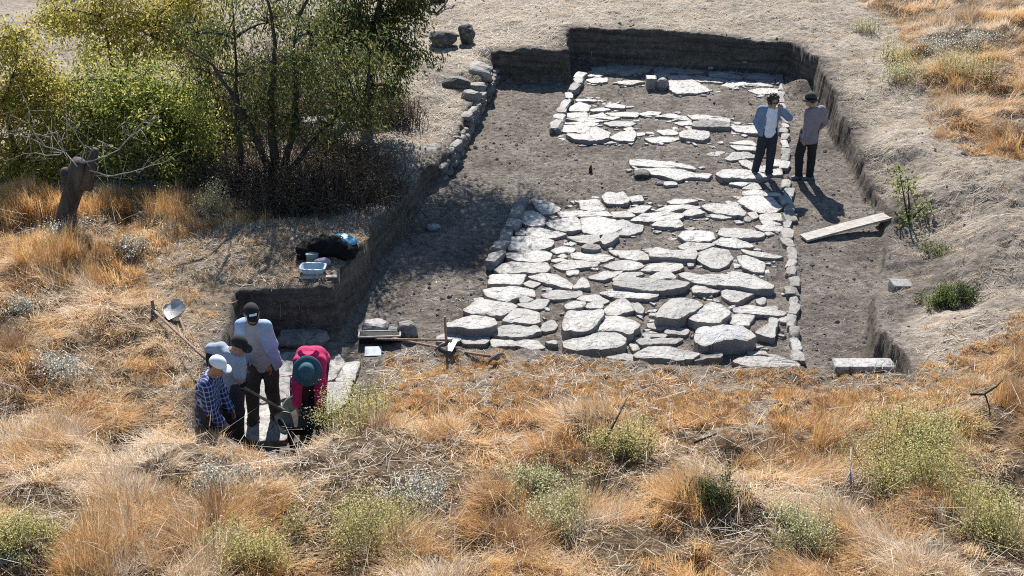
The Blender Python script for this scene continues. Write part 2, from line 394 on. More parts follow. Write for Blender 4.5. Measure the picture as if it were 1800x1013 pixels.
# bare soil zones outside the cut: under the trees, on the slope at the right, trodden path
for pl, v, e in [(P2([(520,260),(690,230),(760,290),(700,350),(640,380),(520,380),(380,330)], .6), .15, .6), (P2([(1400,330),(1540,345),(1580,360),(1650,430),(1720,520),(1660,560),(1600,600),(1540,650),(1400,640)], .2), -.35, .5),
                 (P2([(1540,300),(1700,330),(1850,320),(1850,345),(1700,365),(1560,360)], .6), .35, .4), (P2([(1560,340),(1700,340),(1860,350),(1860,620),(1700,640),(1620,640),(1660,540),(1600,420)], .5), .42, .7), (P2([(690,180),(770,140),(830,140),(790,240),(740,250)], .45), .5, .4)]:
    s_ = smooth(-poly_sd(GX, GY, pl) / e); straw = straw * (1 - s_) + v * s_
_tall = smooth(-np.minimum.reduce([poly_sd(GX, GY, t_) for t_ in TALL]) / .5 + .2 * fbm(GX, GY, .5, 2, 95)); _ledge = .62 * smooth(-poly_sd(GX, GY, P2([(230,400),(420,395),(640,378),(670,395),(600,505),(420,515),(392,600),(330,680),(250,560)], .74)) / .3 + .5 * fbm(GX, GY, .5, 3, 96)); thatch = np.maximum(np.maximum(_tall, _ledge), .55 * smooth(-poly_sd(GX, GY, CROP) / .3)) * smooth((SD - .02) / .1)
straw = np.clip(straw + 0.45 * fbm(GX, GY, 0.9, 3, 91) * (straw > .05), -.4, 1)
ground = mesh_np("ground", np.stack([GX, GY, GZ], -1).reshape(-1, 3), gq, None, M['ground'], True, color={"straw": straw.ravel(), "cut": cut.ravel(), "thatch": thatch.ravel()})
kind(ground, "structure")

def hz(x, y):
    """ground height by bilinear lookup"""
    x = np.asarray(x, float); y = np.asarray(y, float)
    i = np.clip(np.searchsorted(gx, x) - 1, 0, nx - 2); j = np.clip(np.searchsorted(gy, y) - 1, 0, ny - 2)
    fx = np.clip((x - gx[i]) / (gx[i + 1] - gx[i]), 0, 1); fy = np.clip((y - gy[j]) / (gy[j + 1] - gy[j]), 0, 1)
    return (GZ[j, i] * (1 - fx) + GZ[j, i + 1] * fx) * (1 - fy) + (GZ[j + 1, i] * (1 - fx) + GZ[j + 1, i + 1] * fx) * fy

def G(px, py, it=6):
    """photo pixel -> point on the ground (upper surface)"""
    z = 0.5
    for _ in range(it * 3):
        p = U(px, py, z); z = 0.5 * z + 0.5 * float(hz(p[0], p[1]))
    return np.array([p[0], p[1], float(hz(p[0], p[1]))])
# ------------------------------------------------------------------ paving slabs, each traced on the road surface
KA = 3.9735
VIEWS = {'A': (770, 320, KA), 'B': (1080, 320, KA), 'C': (770, 450, KA), 'D': (1080, 450, KA), 'F': (1000, 30, 3.3778), 'G': (250, 500, 3.3775)}
REG = {'shade': 'in shade under the far earth wall', 'far': 'sunlit before the far earth wall', 'patch': 'beside the far left kerb', 'mid': "in the far road's broken middle group", 'bare': 'in the pile amid bare soil', 'men': 'left of the standing men',
 'r1': "in the main pavement's top row", 'r1r': "beside the standing men's shadows", 'r2': "in the main pavement's second row", 'r3': "level with the left kerb's end", 'r4': "in the main pavement's middle row", 'r5': 'just behind the big front blocks', 'r6': 'among the big front blocks', 'r7': 'along the dry grass', 'work': "on the workers' trench floor"}
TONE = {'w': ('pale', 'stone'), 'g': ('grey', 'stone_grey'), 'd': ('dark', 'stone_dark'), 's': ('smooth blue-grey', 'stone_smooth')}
# view | region | tone | height above soil in cm | outline
SLABS = """
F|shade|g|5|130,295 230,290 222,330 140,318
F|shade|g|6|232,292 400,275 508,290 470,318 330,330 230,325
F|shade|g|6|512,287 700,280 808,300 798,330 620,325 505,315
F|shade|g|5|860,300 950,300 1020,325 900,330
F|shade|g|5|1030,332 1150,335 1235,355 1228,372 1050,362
F|far|w|5|100,327 170,320 212,340 180,356 108,350
F|far|w|4|100,372 150,360 228,365 225,386 140,391
F|far|w|3|270,325 330,320 372,335 310,343
F|far|g|3|285,380 400,372 450,385 380,400 300,398
F|far|w|6|495,337 590,322 596,340 570,355 510,350
F|far|w|10|588,380 740,372 840,435 760,452 645,457 598,430
F|far|w|5|590,345 660,350 732,352 720,368 590,370
F|far|w|6|690,355 800,350 945,375 900,393 780,385
F|far|w|8|830,325 890,322 1040,353 1012,366 840,348
F|far|w|5|905,406 960,380 1080,385 1202,404 1210,414 1050,405 960,418
F|far|w|4|1065,436 1140,420 1238,425 1240,455 1130,460
F|far|w|4|1110,375 1220,376 1228,396 1140,388
F|patch|w|4|40,487 160,488 160,500 50,502
F|patch|w|5|-5,542 60,505 132,525 112,560 10,560
F|patch|w|6|130,550 200,537 246,548 200,561 140,560
F|patch|w|6|214,526 270,510 336,528 330,544 240,540
F|patch|w|4|-30,572 108,565 110,590 30,596 -40,590
F|patch|w|5|112,590 200,565 222,590 305,600 260,613 160,598
F|patch|w|5|215,570 320,568 416,570 400,592 260,588
F|patch|w|5|414,576 480,558 550,565 530,582 440,585
F|patch|w|5|-60,606 50,600 110,590 180,605 250,612 150,621 60,620
F|patch|w|5|-65,628 20,625 100,622 180,630 140,646 50,642
F|patch|g|3|206,630 300,618 400,630 360,650 250,649
F|patch|w|5|-70,645 60,640 130,655 92,688 0,686 -75,665
F|patch|w|10|-20,690 92,694 152,650 246,686 233,716 120,738 30,722
F|patch|w|9|243,715 312,680 382,668 402,690 386,736 300,731
F|patch|w|4|320,665 370,650 392,665 350,676
F|patch|w|4|395,690 450,685 456,700 410,706
F|mid|w|4|465,665 500,660 515,670 490,676
F|mid|w|8|508,590 600,572 702,590 736,611 640,604
F|mid|w|9|700,585 800,582 956,600 956,624 840,614 740,609
F|mid|d|13|738,622 800,612 954,626 954,650 850,652 740,644
F|mid|w|7|620,630 720,615 734,640 670,643
F|mid|w|6|540,655 640,652 692,665 620,676
F|mid|w|5|688,648 742,655 720,669
F|mid|w|9|514,672 600,665 652,685 640,701 560,700
F|mid|w|13|658,690 700,668 830,680 836,705 790,730 720,722 664,710
F|mid|w|7|450,720 560,712 642,708 666,725 600,745 500,749
F|mid|w|5|780,776 830,772 841,787 780,790
F|mid|g|5|815,820 870,800 932,800 880,826
F|bare|w|8|360,851 470,845 600,860 740,889 748,904 640,895 500,892 370,879
F|bare|w|9|386,902 520,896 680,906 760,930 852,931 830,956 720,950 632,968 520,935 400,917
F|bare|w|3|566,977 630,975 642,995 570,996
F|men|w|5|958,648 1110,640 1118,692 1000,684
F|men|w|5|1060,631 1108,630 1112,641
F|men|w|6|950,747 1050,735 1092,740 1112,764 1000,756
F|men|w|8|962,761 1100,770 1132,790 1010,791
F|men|g|6|930,842 980,800 1060,800 1120,828 1040,846 950,851
F|men|w|6|1008,852 1050,845 1100,870 1030,881
F|men|w|6|1038,882 1090,870 1182,898 1172,920 1100,915
F|men|w|10|878,932 920,905 1090,908 1202,943 1080,962 900,955
F|men|w|6|948,988 1040,965 1102,976 1030,1006
F|men|w|5|1180,850 1262,845 1268,880 1195,885
F|men|w|5|1200,905 1262,900 1266,935 1215,938
B|r1|w|5|95,106 190,95 206,130 120,136
B|r1|w|7|373,136 420,120 540,118 582,130 500,150 400,150
B|r1|w|5|88,196 190,165 262,170 200,215 120,211
B|r1|w|6|280,200 380,165 500,160 602,175 560,194 460,190 370,210
B|r1|w|8|480,216 520,190 590,188 634,214 600,227 490,234
B|r1|w|8|610,166 680,150 800,155 870,170 922,218 905,238 820,234 700,214
B|r1|w|5|665,226 740,224 822,246 760,258 690,246
B|r1|w|5|0,216 90,205 142,234 60,250 -30,246
B|r1|w|8|110,266 190,225 330,215 472,220 482,240 440,263 230,275
B|r1|w|8|264,301 300,272 450,264 480,304 440,316 330,314
B|r1|g|5|-5,276 60,262 122,290 207,302 180,346 100,370 -10,360
B|r1r|w|6|893,45 970,5 1012,15 1030,48 960,50
B|r1r|w|6|895,66 980,53 1066,75 1160,80 1165,98 1050,95 900,90
B|r1r|w|7|858,131 900,101 1000,99 1100,108 1172,180 1120,210 1020,213 950,190 890,155
B|r1r|w|5|938,216 985,206 1002,240 970,256
B|r1r|d|6|912,250 935,238 955,258 940,274 918,270
B|r1r|w|6|1014,226 1160,216 1172,268 1080,274 1020,262
B|r1r|w|5|1020,267 1120,277 1166,296 1050,300
B|r1r|w|6|978,312 1060,301 1176,311 1150,345 1040,340
B|r1r|w|8|724,368 750,326 850,321 960,331 1052,364 1040,386 900,394 780,384
B|r1r|w|4|1055,352 1090,348 1110,362 1070,370
A|r1|w|7|648,119 720,129 800,151 860,190 840,204 790,221 730,221 690,185
A|r1|w|8|570,248 587,206 650,201 710,213 750,258 736,304 660,313 600,285
A|r1|w|6|983,131 1110,123 1172,190 1100,202 1000,194
A|r1|w|9|1143,101 1175,71 1240,81 1290,71 1342,119 1320,144 1260,150 1230,147 1180,149
A|r1|w|5|830,207 1000,198 1180,207 1226,243 1100,238 960,240 860,244
A|r1|w|6|747,283 850,263 950,246 985,263 1000,330 930,347 830,330 770,310
A|r1|w|7|1000,247 1120,242 1236,263 1281,330 1200,358 1090,369 1020,350 1004,300
A|r1|w|4|1205,212 1290,206 1350,216 1345,240 1260,246
A|r2|w|5|540,331 590,323 616,350 600,372 545,366
A|r2|w|6|623,327 690,319 790,339 896,360 830,384 740,394 625,376
A|r2|w|8|488,392 600,384 720,389 810,411 790,449 700,468 580,480 490,468
A|r2|g|6|900,386 1010,373 1130,373 1120,409 1060,434 1000,420 940,401
A|r2|d|11|1003,452 1040,433 1110,436 1132,460 1090,473 1030,469
A|r2|g|10|1130,401 1180,356 1240,351 1262,375 1220,409 1160,434
B|r2|w|8|448,381 480,346 590,334 692,351 706,395 670,416 500,413
B|r2|w|7|680,421 760,379 850,396 950,430 972,455 860,459 760,440
B|r2|w|6|450,452 500,426 600,426 702,436 620,465 560,479 470,470
A|r3|w|7|478,491 600,486 740,481 792,500 786,544 700,563 560,551 480,525
A|r3|w|5|790,481 870,446 956,465 930,489 830,499
A|r3|w|4|830,520 875,501 906,525 870,535
A|r3|w|5|788,546 860,531 906,548 830,560
A|r3|w|6|928,496 1000,491 1100,496 1182,511 1231,535 1140,555 1020,545 940,530
A|r3|w|4|1190,482 1300,476 1352,490 1330,512 1235,510
B|r3|w|7|25,500 60,481 180,481 256,520 240,543 140,546 40,530
B|r3|w|11|244,490 290,459 380,479 560,466 584,500 560,536 440,525 330,523 250,519
B|r3|w|6|315,536 370,526 450,536 400,555 320,555
B|r3|w|8|578,530 590,491 690,456 790,471 822,530 790,579 730,600 680,600 620,570
B|r3|w|7|880,466 960,481 1080,501 1177,522 1130,531 1000,525 920,501
B|r3|w|7|854,521 920,511 1000,541 1057,575 1040,633 980,629 900,600 880,565
B|r3|g|4|515,555 550,556 552,585 520,588
A|r4|w|8|398,601 440,571 520,556 660,569 760,571 785,605 750,629 660,638 560,627 440,631
A|r4|w|6|798,581 900,549 1020,546 1132,560 1110,589 1010,601 870,611
A|r4|w|4|893,621 980,616 976,645 910,650
A|r4|g|6|1150,591 1230,556 1352,561 1350,609 1250,611
A|r4|w|7|372,647 480,641 614,646 600,680 575,720 480,717 348,711
A|r4|w|5|598,706 640,689 714,706 660,737
A|r4|w|8|623,662 740,641 830,649 902,686 952,733 930,742 840,723 760,704 690,680
A|r4|w|9|950,742 970,701 1010,661 1047,691 1056,737 1010,733
A|r4|w|7|1045,666 1130,641 1160,623 1292,621 1230,664 1150,689
B|r4|w|6|-2,561 60,546 180,566 216,590 120,619 0,609
D|r4|w|6|180,101 260,52 330,51 470,56 477,80 400,109 300,104
D|r4|w|6|243,151 310,109 390,111 432,154 330,159
D|r4|w|6|0,135 60,118 130,114 205,118 130,150 60,160 -5,172
D|r4|g|12|-10,188 60,148 150,151 320,170 430,171 527,181 490,211 380,233 250,243 140,223 -5,205
D|r4|w|12|448,121 520,107 640,131 780,131 830,107 930,131 1040,181 1117,215 1100,232 980,232 850,213 700,204 580,180 490,150
A|r5|w|8|312,752 400,736 560,736 670,756 680,799 600,794 540,814 470,836 380,814 338,789
A|r5|g|6|568,809 620,799 667,822 620,840 575,840
A|r5|g|3|718,791 800,761 900,766 1002,760 1012,789 900,819 800,819
A|r5|w|8|1125,766 1230,744 1352,752 1420,770 1530,775 1538,797 1470,822 1330,808 1200,796
A|r5|w|6|963,816 1010,793 1110,791 1197,830 1160,844 1080,838
A|r5|w|9|888,861 960,830 1037,841 1010,870 960,879 900,884
A|r5|w|8|1018,861 1080,840 1147,851 1151,884 1060,881
D|r5|w|8|538,221 600,196 680,211 747,231 720,254 630,263 550,254
D|r5|w|9|750,242 820,227 930,231 982,256 930,289 860,327 800,309 758,280
D|r5|g|8|990,301 1050,291 1045,330 1020,342 1000,325
C|r5|w|7|1163,381 1210,332 1260,307 1300,304 1345,332 1369,380 1290,399 1250,417 1180,409
C|r5|g|8|1345,335 1400,325 1435,365 1425,400 1390,385
A|r6|w|8|178,896 240,851 290,820 400,836 520,851 552,862 500,894 440,933 320,923 240,916
A|r6|g|4|548,851 640,841 700,816 777,821 730,879 680,890 600,874
C|r6|w|17|56,480 130,450 230,417 330,421 390,436 408,472 370,494 260,512 150,500 60,496
C|r6|w|8|443,462 540,366 610,371 702,391 707,460 640,473 540,463
C|r6|g|4|718,521 740,471 800,446 832,480 810,509 750,525
C|r6|w|19|868,478 905,384 1000,382 1150,371 1157,408 1100,470 1060,515 960,528 885,518
C|r6|w|12|1082,520 1160,414 1290,426 1385,461 1410,480 1340,545 1220,522
D|r6|w|18|288,418 330,351 390,302 480,293 570,306 614,340 540,388 440,440 360,430 295,430
D|r6|w|14|523,430 600,366 680,326 740,341 807,390 790,418 740,464 690,473 580,459
D|r6|w|8|833,371 940,343 1060,366 1197,391 1180,418 1060,411 940,399 840,394
D|r6|w|7|803,432 860,407 975,411 940,484 860,484 810,470
D|r6|w|12|983,532 1080,471 1090,431 1142,441 1110,562 1040,550
D|r6|w|4|1153,436 1205,421 1202,464 1165,460
C|r7|g|6|376,546 440,491 560,476 690,491 722,530 640,554 540,574 440,559
C|r7|w|8|-5,562 90,522 172,541 150,590 -5,602
C|r7|w|6|168,552 360,571 340,610 178,610
C|r7|w|6|368,577 520,591 542,630 380,631
C|r7|w|6|478,602 620,586 695,596 747,640 640,650
C|r7|w|4|748,597 820,591 832,615 770,612
C|r7|w|13|873,592 980,571 1130,537 1250,541 1307,580 1300,622 1200,643 1060,654 950,651 878,625
D|r7|g|3|228,471 420,457 430,475 330,509 240,500
D|r7|g|3|353,526 420,496 522,511 500,545 430,544 360,540
D|r7|g|3|198,547 370,547 350,570 220,565
D|r7|g|4|148,591 240,567 262,615 190,619
D|r7|g|4|248,582 400,571 482,576 430,609 270,609
D|r7|w|4|110,615 150,618 182,650 130,660
C|r7|g|9|1168,706 1310,682 1392,706 1394,733 1260,727
D|r7|w|13|133,697 240,634 340,634 470,656 597,681 540,714 430,722 260,711 160,708
D|r7|d|10|588,670 680,662 757,686 740,709 640,713 560,731
D|r7|s|20|558,560 580,512 620,492 680,506 780,490 890,490 950,521 987,568 930,592 820,598 720,606 620,620 570,595
D|r7|w|6|828,737 890,707 1000,702 1130,721 1240,736 1302,765 1200,769 960,774
D|r7|w|4|928,672 1050,667 1072,690 960,690
D|r7|w|4|1058,687 1140,692 1202,720 1110,715
G|work|g|5|740,470 850,400 1000,400 990,520 840,548 700,552
G|work|g|5|690,560 895,556 900,660 700,700 620,650
G|work|w|6|1040,560 1060,470 1160,412 1196,455 1144,552 1090,572
G|work|w|6|1200,470 1290,460 1258,568 1150,570
G|work|w|6|1070,580 1250,576 1215,700 1090,780 1010,730
G|work|w|5|580,740 850,700 862,920 660,930 520,850 540,780
G|work|g|5|530,560 680,556 615,650 690,705 590,735 520,690
G|work|g|5|905,560 1055,580 1005,715 860,900 856,690
"""
ORD = ['first', 'second', 'third', 'fourth', 'fifth', 'sixth', 'seventh', 'eighth', 'ninth', 'tenth', 'eleventh', 'twelfth'] + ['%dth' % k for k in range(13, 40)]

def slab(name, outline, top, depth, mat, seed, bulge=0.012, bev=0.011, rag=0.016, loc=None):
    """a flagstone: ragged traced outline, rounded arris, uneven top, sides going into the soil"""
    r = np.random.default_rng(seed)
    P = np.asarray(outline, float); P = P[:, :2]
    area = 0.5 * np.sum(P[:, 0] * np.roll(P[:, 1], -1) - np.roll(P[:, 0], -1) * P[:, 1])
    if area < 0: P = P[::-1]
    # smooth the corners a little (one Chaikin pass, tight), then resample
    Q = []
    for i in range(len(P)):
        a, b = P[i], P[(i + 1) % len(P)]; Q += [a * .93 + b * .07, a * .07 + b * .93]
    Q = np.array(Q); Qc = np.concatenate([Q, Q[:1]]); L = np.concatenate([[0], np.cumsum(np.linalg.norm(np.diff(Qc, axis=0), axis=1))])
    n = int(np.clip(L[-1] / 0.032, 24, 110)); s = np.linspace(0, L[-1], n, endpoint=False)
    ring = np.stack([np.interp(s, L, Qc[:, 0]), np.interp(s, L, Qc[:, 1])], 1)
    c = ring.mean(0); tn = np.roll(ring, -1, 0) - np.roll(ring, 1, 0); nr = np.stack([tn[:, 1], -tn[:, 0]], 1); nr /= np.linalg.norm(nr, axis=1)[:, None] + 1e-9
    ring = ring + nr * (rag * fbm(ring[:, 0] + seed, ring[:, 1], 0.15, 4, seed, .65)[:, None] * 1.5 + .018)
    size = math.sqrt(abs(area)); inr = np.min(np.linalg.norm(ring - c, axis=1))
    bv = min(bev, inr * .35, top * 0.6 + .01)
    tilt = r.normal(0, 0.02, 2)
    V = []
    def row(sc_or_in, z, inset=None):
        if inset is not None:
            d = c - ring; ln = np.linalg.norm(d, axis=1)[:, None]; p = ring + d / ln * np.minimum(inset, ln * .6)
        else: p = c + (ring2 - c) * sc_or_in
        return p, np.full(n, z)
    rows = []; edge = []
    p = ring + nr * 0.012; rows.append((p, np.full(n, -depth)))
    p = ring + nr * 0.008 * fbm(ring[:, 0], ring[:, 1], 0.2, 2, seed + 3)[:, None]; rows.append((p, np.full(n, top * 0.45)))
    rows.append((ring, np.full(n, top - bv)))
    p, _ = row(0, 0, bv * .35); rows.append((p, np.full(n, top - bv * .3)))
    p, _ = row(0, 0, bv * 1.1); ring2 = p; rows.append((p, np.full(n, top)))
    ks = max(3, int(inr / 0.045))
    for k in range(1, ks):
        f = 1 - k / ks; rows.append((c + (ring2 - c) * f, np.full(n, top)))
    V = []
    for i, (p, z) in enumerate(rows):
        if i >= 2:
            w = 1 if i >= 4 else .6
            dome = bulge * (1 - np.clip(np.linalg.norm(p - c, axis=1) / (size * .6), 0, 1) ** 2) * (i >= 4)
            z = z + w * (0.024 * fbm(p[:, 0], p[:, 1], 0.20, 4, seed + 5, .55) + 0.007 * fbm(p[:, 0], p[:, 1], 0.05, 2, seed + 8)) * min(1, size / .4) + dome + (p - c) @ tilt * .6
        else:
            z = z + 0.01 * r.normal(size=n)
        V.append(np.concatenate([p, z[:, None]], 1))
    V = np.concatenate(V); m = len(rows)
    q = [[i * n + j, i * n + (j + 1) % n, (i + 1) * n + (j + 1) % n, (i + 1) * n + j] for i in range(m - 1) for j in range(n)]
    zc = V[(m - 1) * n:, 2].mean(); V = np.concatenate([V, [[c[0], c[1], zc]]]); t = [[(m - 1) * n + j, (m - 1) * n + (j + 1) % n, m * n] for j in range(n)]
    dd_ = np.min(np.linalg.norm(V[:, None, :2] - ring[None], axis=2), axis=1); ev = np.clip(1 - dd_ / .075, 0, 1); ev[:2 * n] = .8
    o = mesh_np(name, V, q, t, mat, False, None, (c[0], c[1], 0) if loc is None else loc, color={'edge': ev})
    return o

slabs = []
for ln in SLABS.strip().split('\n'):
    v, reg, tone, h, pts = ln.split('|'); ox, oy, k = VIEWS[v]; h = float(h) / 100; h = max(h * .8, .048) if h < .1 else h * .95
    px = np.array([[float(a) / k for a in t.split(',')] for t in pts.split()]) + (ox, oy)
    slabs.append(dict(reg=reg, tone=tone, h=h, px=px, c=px.mean(0), pts=np.array([U(a, b, h)[:2] for a, b in px])))
SLAB_POLY = [s['pts'] for s in slabs]
byreg = {}
for s in slabs: byreg.setdefault(s['reg'], []).append(s)
for reg, ss in byreg.items():
    ss.sort(key=lambda s: s['c'][0])
    for i, s in enumerate(ss):
        P = s['pts']; ar = 0.5 * abs(np.sum(P[:, 0] * np.roll(P[:, 1], -1) - np.roll(P[:, 0], -1) * P[:, 1]))
        ex = np.ptp(P[:, 0]) / max(np.ptp(P[:, 1]), .05)
        size = 'small' if ar < 0.07 else 'broad' if ar > 0.32 else ''
        shp = 'thick' if s['h'] >= .105 else 'long' if ex > 3 else 'flush' if s['h'] <= .025 else 'rough'
        words = ' '.join(w for w in (size, TONE[s['tone']][0], shp) if w)
        s['label'] = f"{words} paving stone, {ORD[i]} from left {REG[reg]}"
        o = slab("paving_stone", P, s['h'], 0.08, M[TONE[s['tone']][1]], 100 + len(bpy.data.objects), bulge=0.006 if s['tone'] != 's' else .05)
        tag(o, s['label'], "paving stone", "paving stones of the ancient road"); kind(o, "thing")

# ------------------------------------------------------------------ kerb stones
def rock(name, c, rad, mat, seed, rot=0.0, flat=0.25, sub=3, rough=0.16, box=0.0, parent=None, cuts=7):
    """an irregular stone: noisy, partly planed ellipsoid"""
    import bmesh
    r = np.random.default_rng(seed); bm = bmesh.new(); bmesh.ops.create_icosphere(bm, subdivisions=sub, radius=1)
    V = np.array([v.co for v in bm.verts]); F = np.array([[v.index for v in f.verts] for f in bm.faces]); bm.free()
    if box: # push toward a cube
        m = np.abs(V).max(1)[:, None]; V = V * (1 - box) + V / m * box * .86
    for _ in range(cuts):
        n = r.normal(size=3); n /= np.linalg.norm(n); d = r.uniform(.72, .95); k = np.maximum(V @ n - d, 0); V = V - k[:, None] * n * .85
    ns = fbm(V[:, 0] * 1.3 + seed, V[:, 1] * 1.3 + V[:, 2] * 2.1, 1.0, 4, seed); V = V * (1 + rough * ns[:, None])
    V = V * np.asarray(rad); ca, sa = math.cos(rot), math.sin(rot); V = np.stack([V[:, 0] * ca - V[:, 1] * sa, V[:, 0] * sa + V[:, 1] * ca, V[:, 2]], 1)
    if parent is not None: return mesh_np(name, V + np.asarray(c), None, F, mat, True, parent)
    return mesh_np(name, V + np.asarray(c), None, F, mat, False, None, c)

def kerb(line, lens, wid, hgt, labels, mats, seed):
    r = random.Random(seed); pts = np.array([U(a, b, hgt) for a, b in line]); L = np.concatenate([[0], np.cumsum(np.linalg.norm(np.diff(pts[:, :2], axis=0), axis=1))])
    tot = sum(lens); at = 0
    for i, ln in enumerate(lens):
        a, b = at / tot * L[-1], (at + ln) / tot * L[-1]; at += ln; mid = (a + b) / 2
        p = [np.interp(mid, L, pts[:, 0]), np.interp(mid, L, pts[:, 1])]
        d = [np.interp(b, L, pts[:, 0]) - np.interp(a, L, pts[:, 0]), np.interp(b, L, pts[:, 1]) - np.interp(a, L, pts[:, 1])]
        h = hgt * r.uniform(.75, 1.2); w = wid * r.uniform(.8, 1.2)
        o = rock("kerb_stone", (p[0] + r.uniform(-.035, .035), p[1], h * .3), ((b - a) * .60, w * .62, h * .78), M[mats[i % len(mats)]], seed * 50 + i, math.atan2(d[1], d[0]) + r.uniform(-.18, .18), box=r.uniform(.85, 1.0), rough=.22, cuts=2)
        tag(o, labels(i, len(lens)), "kerb stone", "kerb stones lining the ancient road")
def olab(txt):
    return lambda i, n: f"{ORD[i]} stone from the near end of {txt}"
rk = random.Random(3)
kerb([(1400,634),(1399,600),(1394,560),(1393,500),(1391,455),(1388,420),(1387,385),(1385,350),(1383,315)], [rk.uniform(.8, 1.3) for _ in range(19)], .16, .075, olab("right kerb, grass to standing men"), ['wallstone', 'stone_grey', 'wallstone', 'wallstone'], 5)
kerb([(1380,296),(1380,260),(1377,200),(1374,165),(1371,128)], [rk.uniform(.8, 1.3) for _ in range(15)], .15, .065, olab("right kerb behind the standing men"), ['stone_grey', 'wallstone', 'wallstone'], 6)
kerb([(864,458),(874,435),(893,400),(905,372),(917,343)], [1.3, 1.0, 1.3, .9, 1.3, 1.1], .22, .16, olab("left kerb beside the tree shadow"), ['stone_grey', 'wallstone', 'wallstone'], 7)
kerb([(978,224),(984,205),(990,190),(1000,168),(1012,145),(1024,120)], [1.2, .9, .8, 1.3, 1.1, 1.2, 1.0, 1.3], .20, .15, olab("left kerb near the far earth wall"), ['stone_grey', 'stone', 'wallstone'], 8)

# ------------------------------------------------------------------ loose blocks and boulders
def boulder(px, py, rad, z0, mat, label, seed, rot=0.0, box=.3, cat="boulder", name="boulder", group=None, rough=.16):
    p = U(px, py, z0); o = rock(name, (p[0], p[1], z0 + rad[2] * .55), rad, M[mat], seed, rot, box=box, rough=rough)
    return tag(o, label, cat, group)
boulder(779, 76, (.33, .22, .19), float(.67), 'stone_dark', "broad dark boulder beside the round one on pale ground beyond the trench", 11, box=.7, rough=.22)
boulder(820, 70, (.19, .17, .24), float(.67), 'stone_dark', "round dark boulder standing on the pale ground beyond the trench", 12, box=.25, rough=.22)
boulder(802, 153, (.31, .20, .15), .42, 'stone_dark', "dark boulder lying against the far end of the dry stone wall", 13)
boulder(843, 140, (.30, .28, .24), .36, 'wallstone', "big pale topped block crowning the far end of the dry stone wall", 14, box=.65)
boulder(838, 158, (.22, .16, .10), .36, 'wallstone', "low flat stone in front of the big block on the wall", 19, box=.5)
boulder(829, 176, (.22, .20, .14), .36, 'wallstone', "rounded grey boulder on the wall edge below the dark one", 15)
boulder(752, 286, (.30, .30, .24), .14, 'wallstone', "large rounded earth coloured boulder at the near end of the stone wall", 16, box=.4)
boulder(565, 238, (.50, .34, .20), .66, 'stone_dark', "large flat topped block in the shade behind the multi stemmed tree", 18, box=.7)
boulder(660, 580, (.20, .16, .10), .0, 'stone_grey', "grey stone in shade left of the pale one behind the tools", 21)
boulder(716, 590, (.16, .14, .14), .0, 'wallstone', "pale topped round stone just behind the tray and tools", 22)
boulder(690, 584, (.09, .08, .05), .0, 'stone_grey', "little stone between the two rocks behind the tools", 23, cat="stone", name="loose_stone")
boulder(1128, 312, (.17, .13, .09), .0, 'stone_dark', "dark boulder below the slab pile in the bare soil", 24, box=.75)
boulder(762, 402, (.13, .10, .05), .0, 'stone_grey', "single grey stone on the shaded corridor floor", 25, cat="stone", name="loose_stone")
boulder(535, 602, (.42, .20, .10), .0, 'wallstone', "long low block at the foot of the trench wall behind the workers", 26, box=.55)
boulder(1548, 384, (.13, .10, .08), .12, 'stone_dark', "dark stone holding up the high end of the plank", 27, cat="stone", name="loose_stone")

def block(name, px, py, z0, half, mat, label, rz=0.0, tilt=0.0, bev=.02, cat="stone block", seed=1, sub=6):
    """a cut block with worn edges: subdivided box, displaced"""
    import bmesh
    bm = bmesh.new(); bmesh.ops.create_cube(bm, size=2); bmesh.ops.subdivide_edges(bm, edges=bm.edges[:], cuts=sub, use_grid_fill=True)
    V = np.array([v.co for v in bm.verts]); F = [[v.index for v in f.verts] for f in bm.faces]; bm.free()
    ln = np.linalg.norm(V, axis=1)[:, None]; V = V * (1 - .07 * np.clip(ln - 1.2, 0, 1))
    V = V * np.asarray(half); n = fbm(V[:, 0] + V[:, 2] * .7, V[:, 1] + V[:, 2] * .6, .12, 3, seed); V = V * (1 + .06 * n[:, None])
    c, s = math.cos(tilt), math.sin(tilt); V = np.stack([V[:, 0] * c + V[:, 2] * s, V[:, 1], -V[:, 0] * s + V[:, 2] * c], 1)
    c, s = math.cos(rz), math.sin(rz); V = np.stack([V[:, 0] * c - V[:, 1] * s, V[:, 0] * s + V[:, 1] * c, V[:, 2]], 1)
    p = U(px, py, z0); p = np.array([p[0], p[1], z0 + half[2]])
    return tag(mesh_np(name, V + p, F, None, M[mat], True, None, p), label, cat)
block("stone_block", 1514, 664, .46, (.38, .11, .11), 'stone', "white rectangular stone block at the front edge beside the small pit", 0.0, seed=4)
block("stone_block", 1582, 516, .20, (.15, .13, .09), 'stone_grey', "small grey squared block on the bare slope right of the road", .1, .06, seed=5)
block("stone_block", 1144, 156, .0, (.11, .13, .13), 'stone', "white upright block left of the brown stone on the far road", 0, seed=6)
o = rock("boulder", tuple(U(1164, 158, .0)[:2]) + (.12,), (.155, .15, .17), M['wallstone'], 31, box=.6); tag(o, "brown squared stone between white block and tilted slab on the far road", "boulder")
block("stone_block", 1028, 108, .0, (.13, .05, .14), 'stone_grey', "upright grey stone leaning on the far earth wall above the left kerb", .2, .1, seed=8)

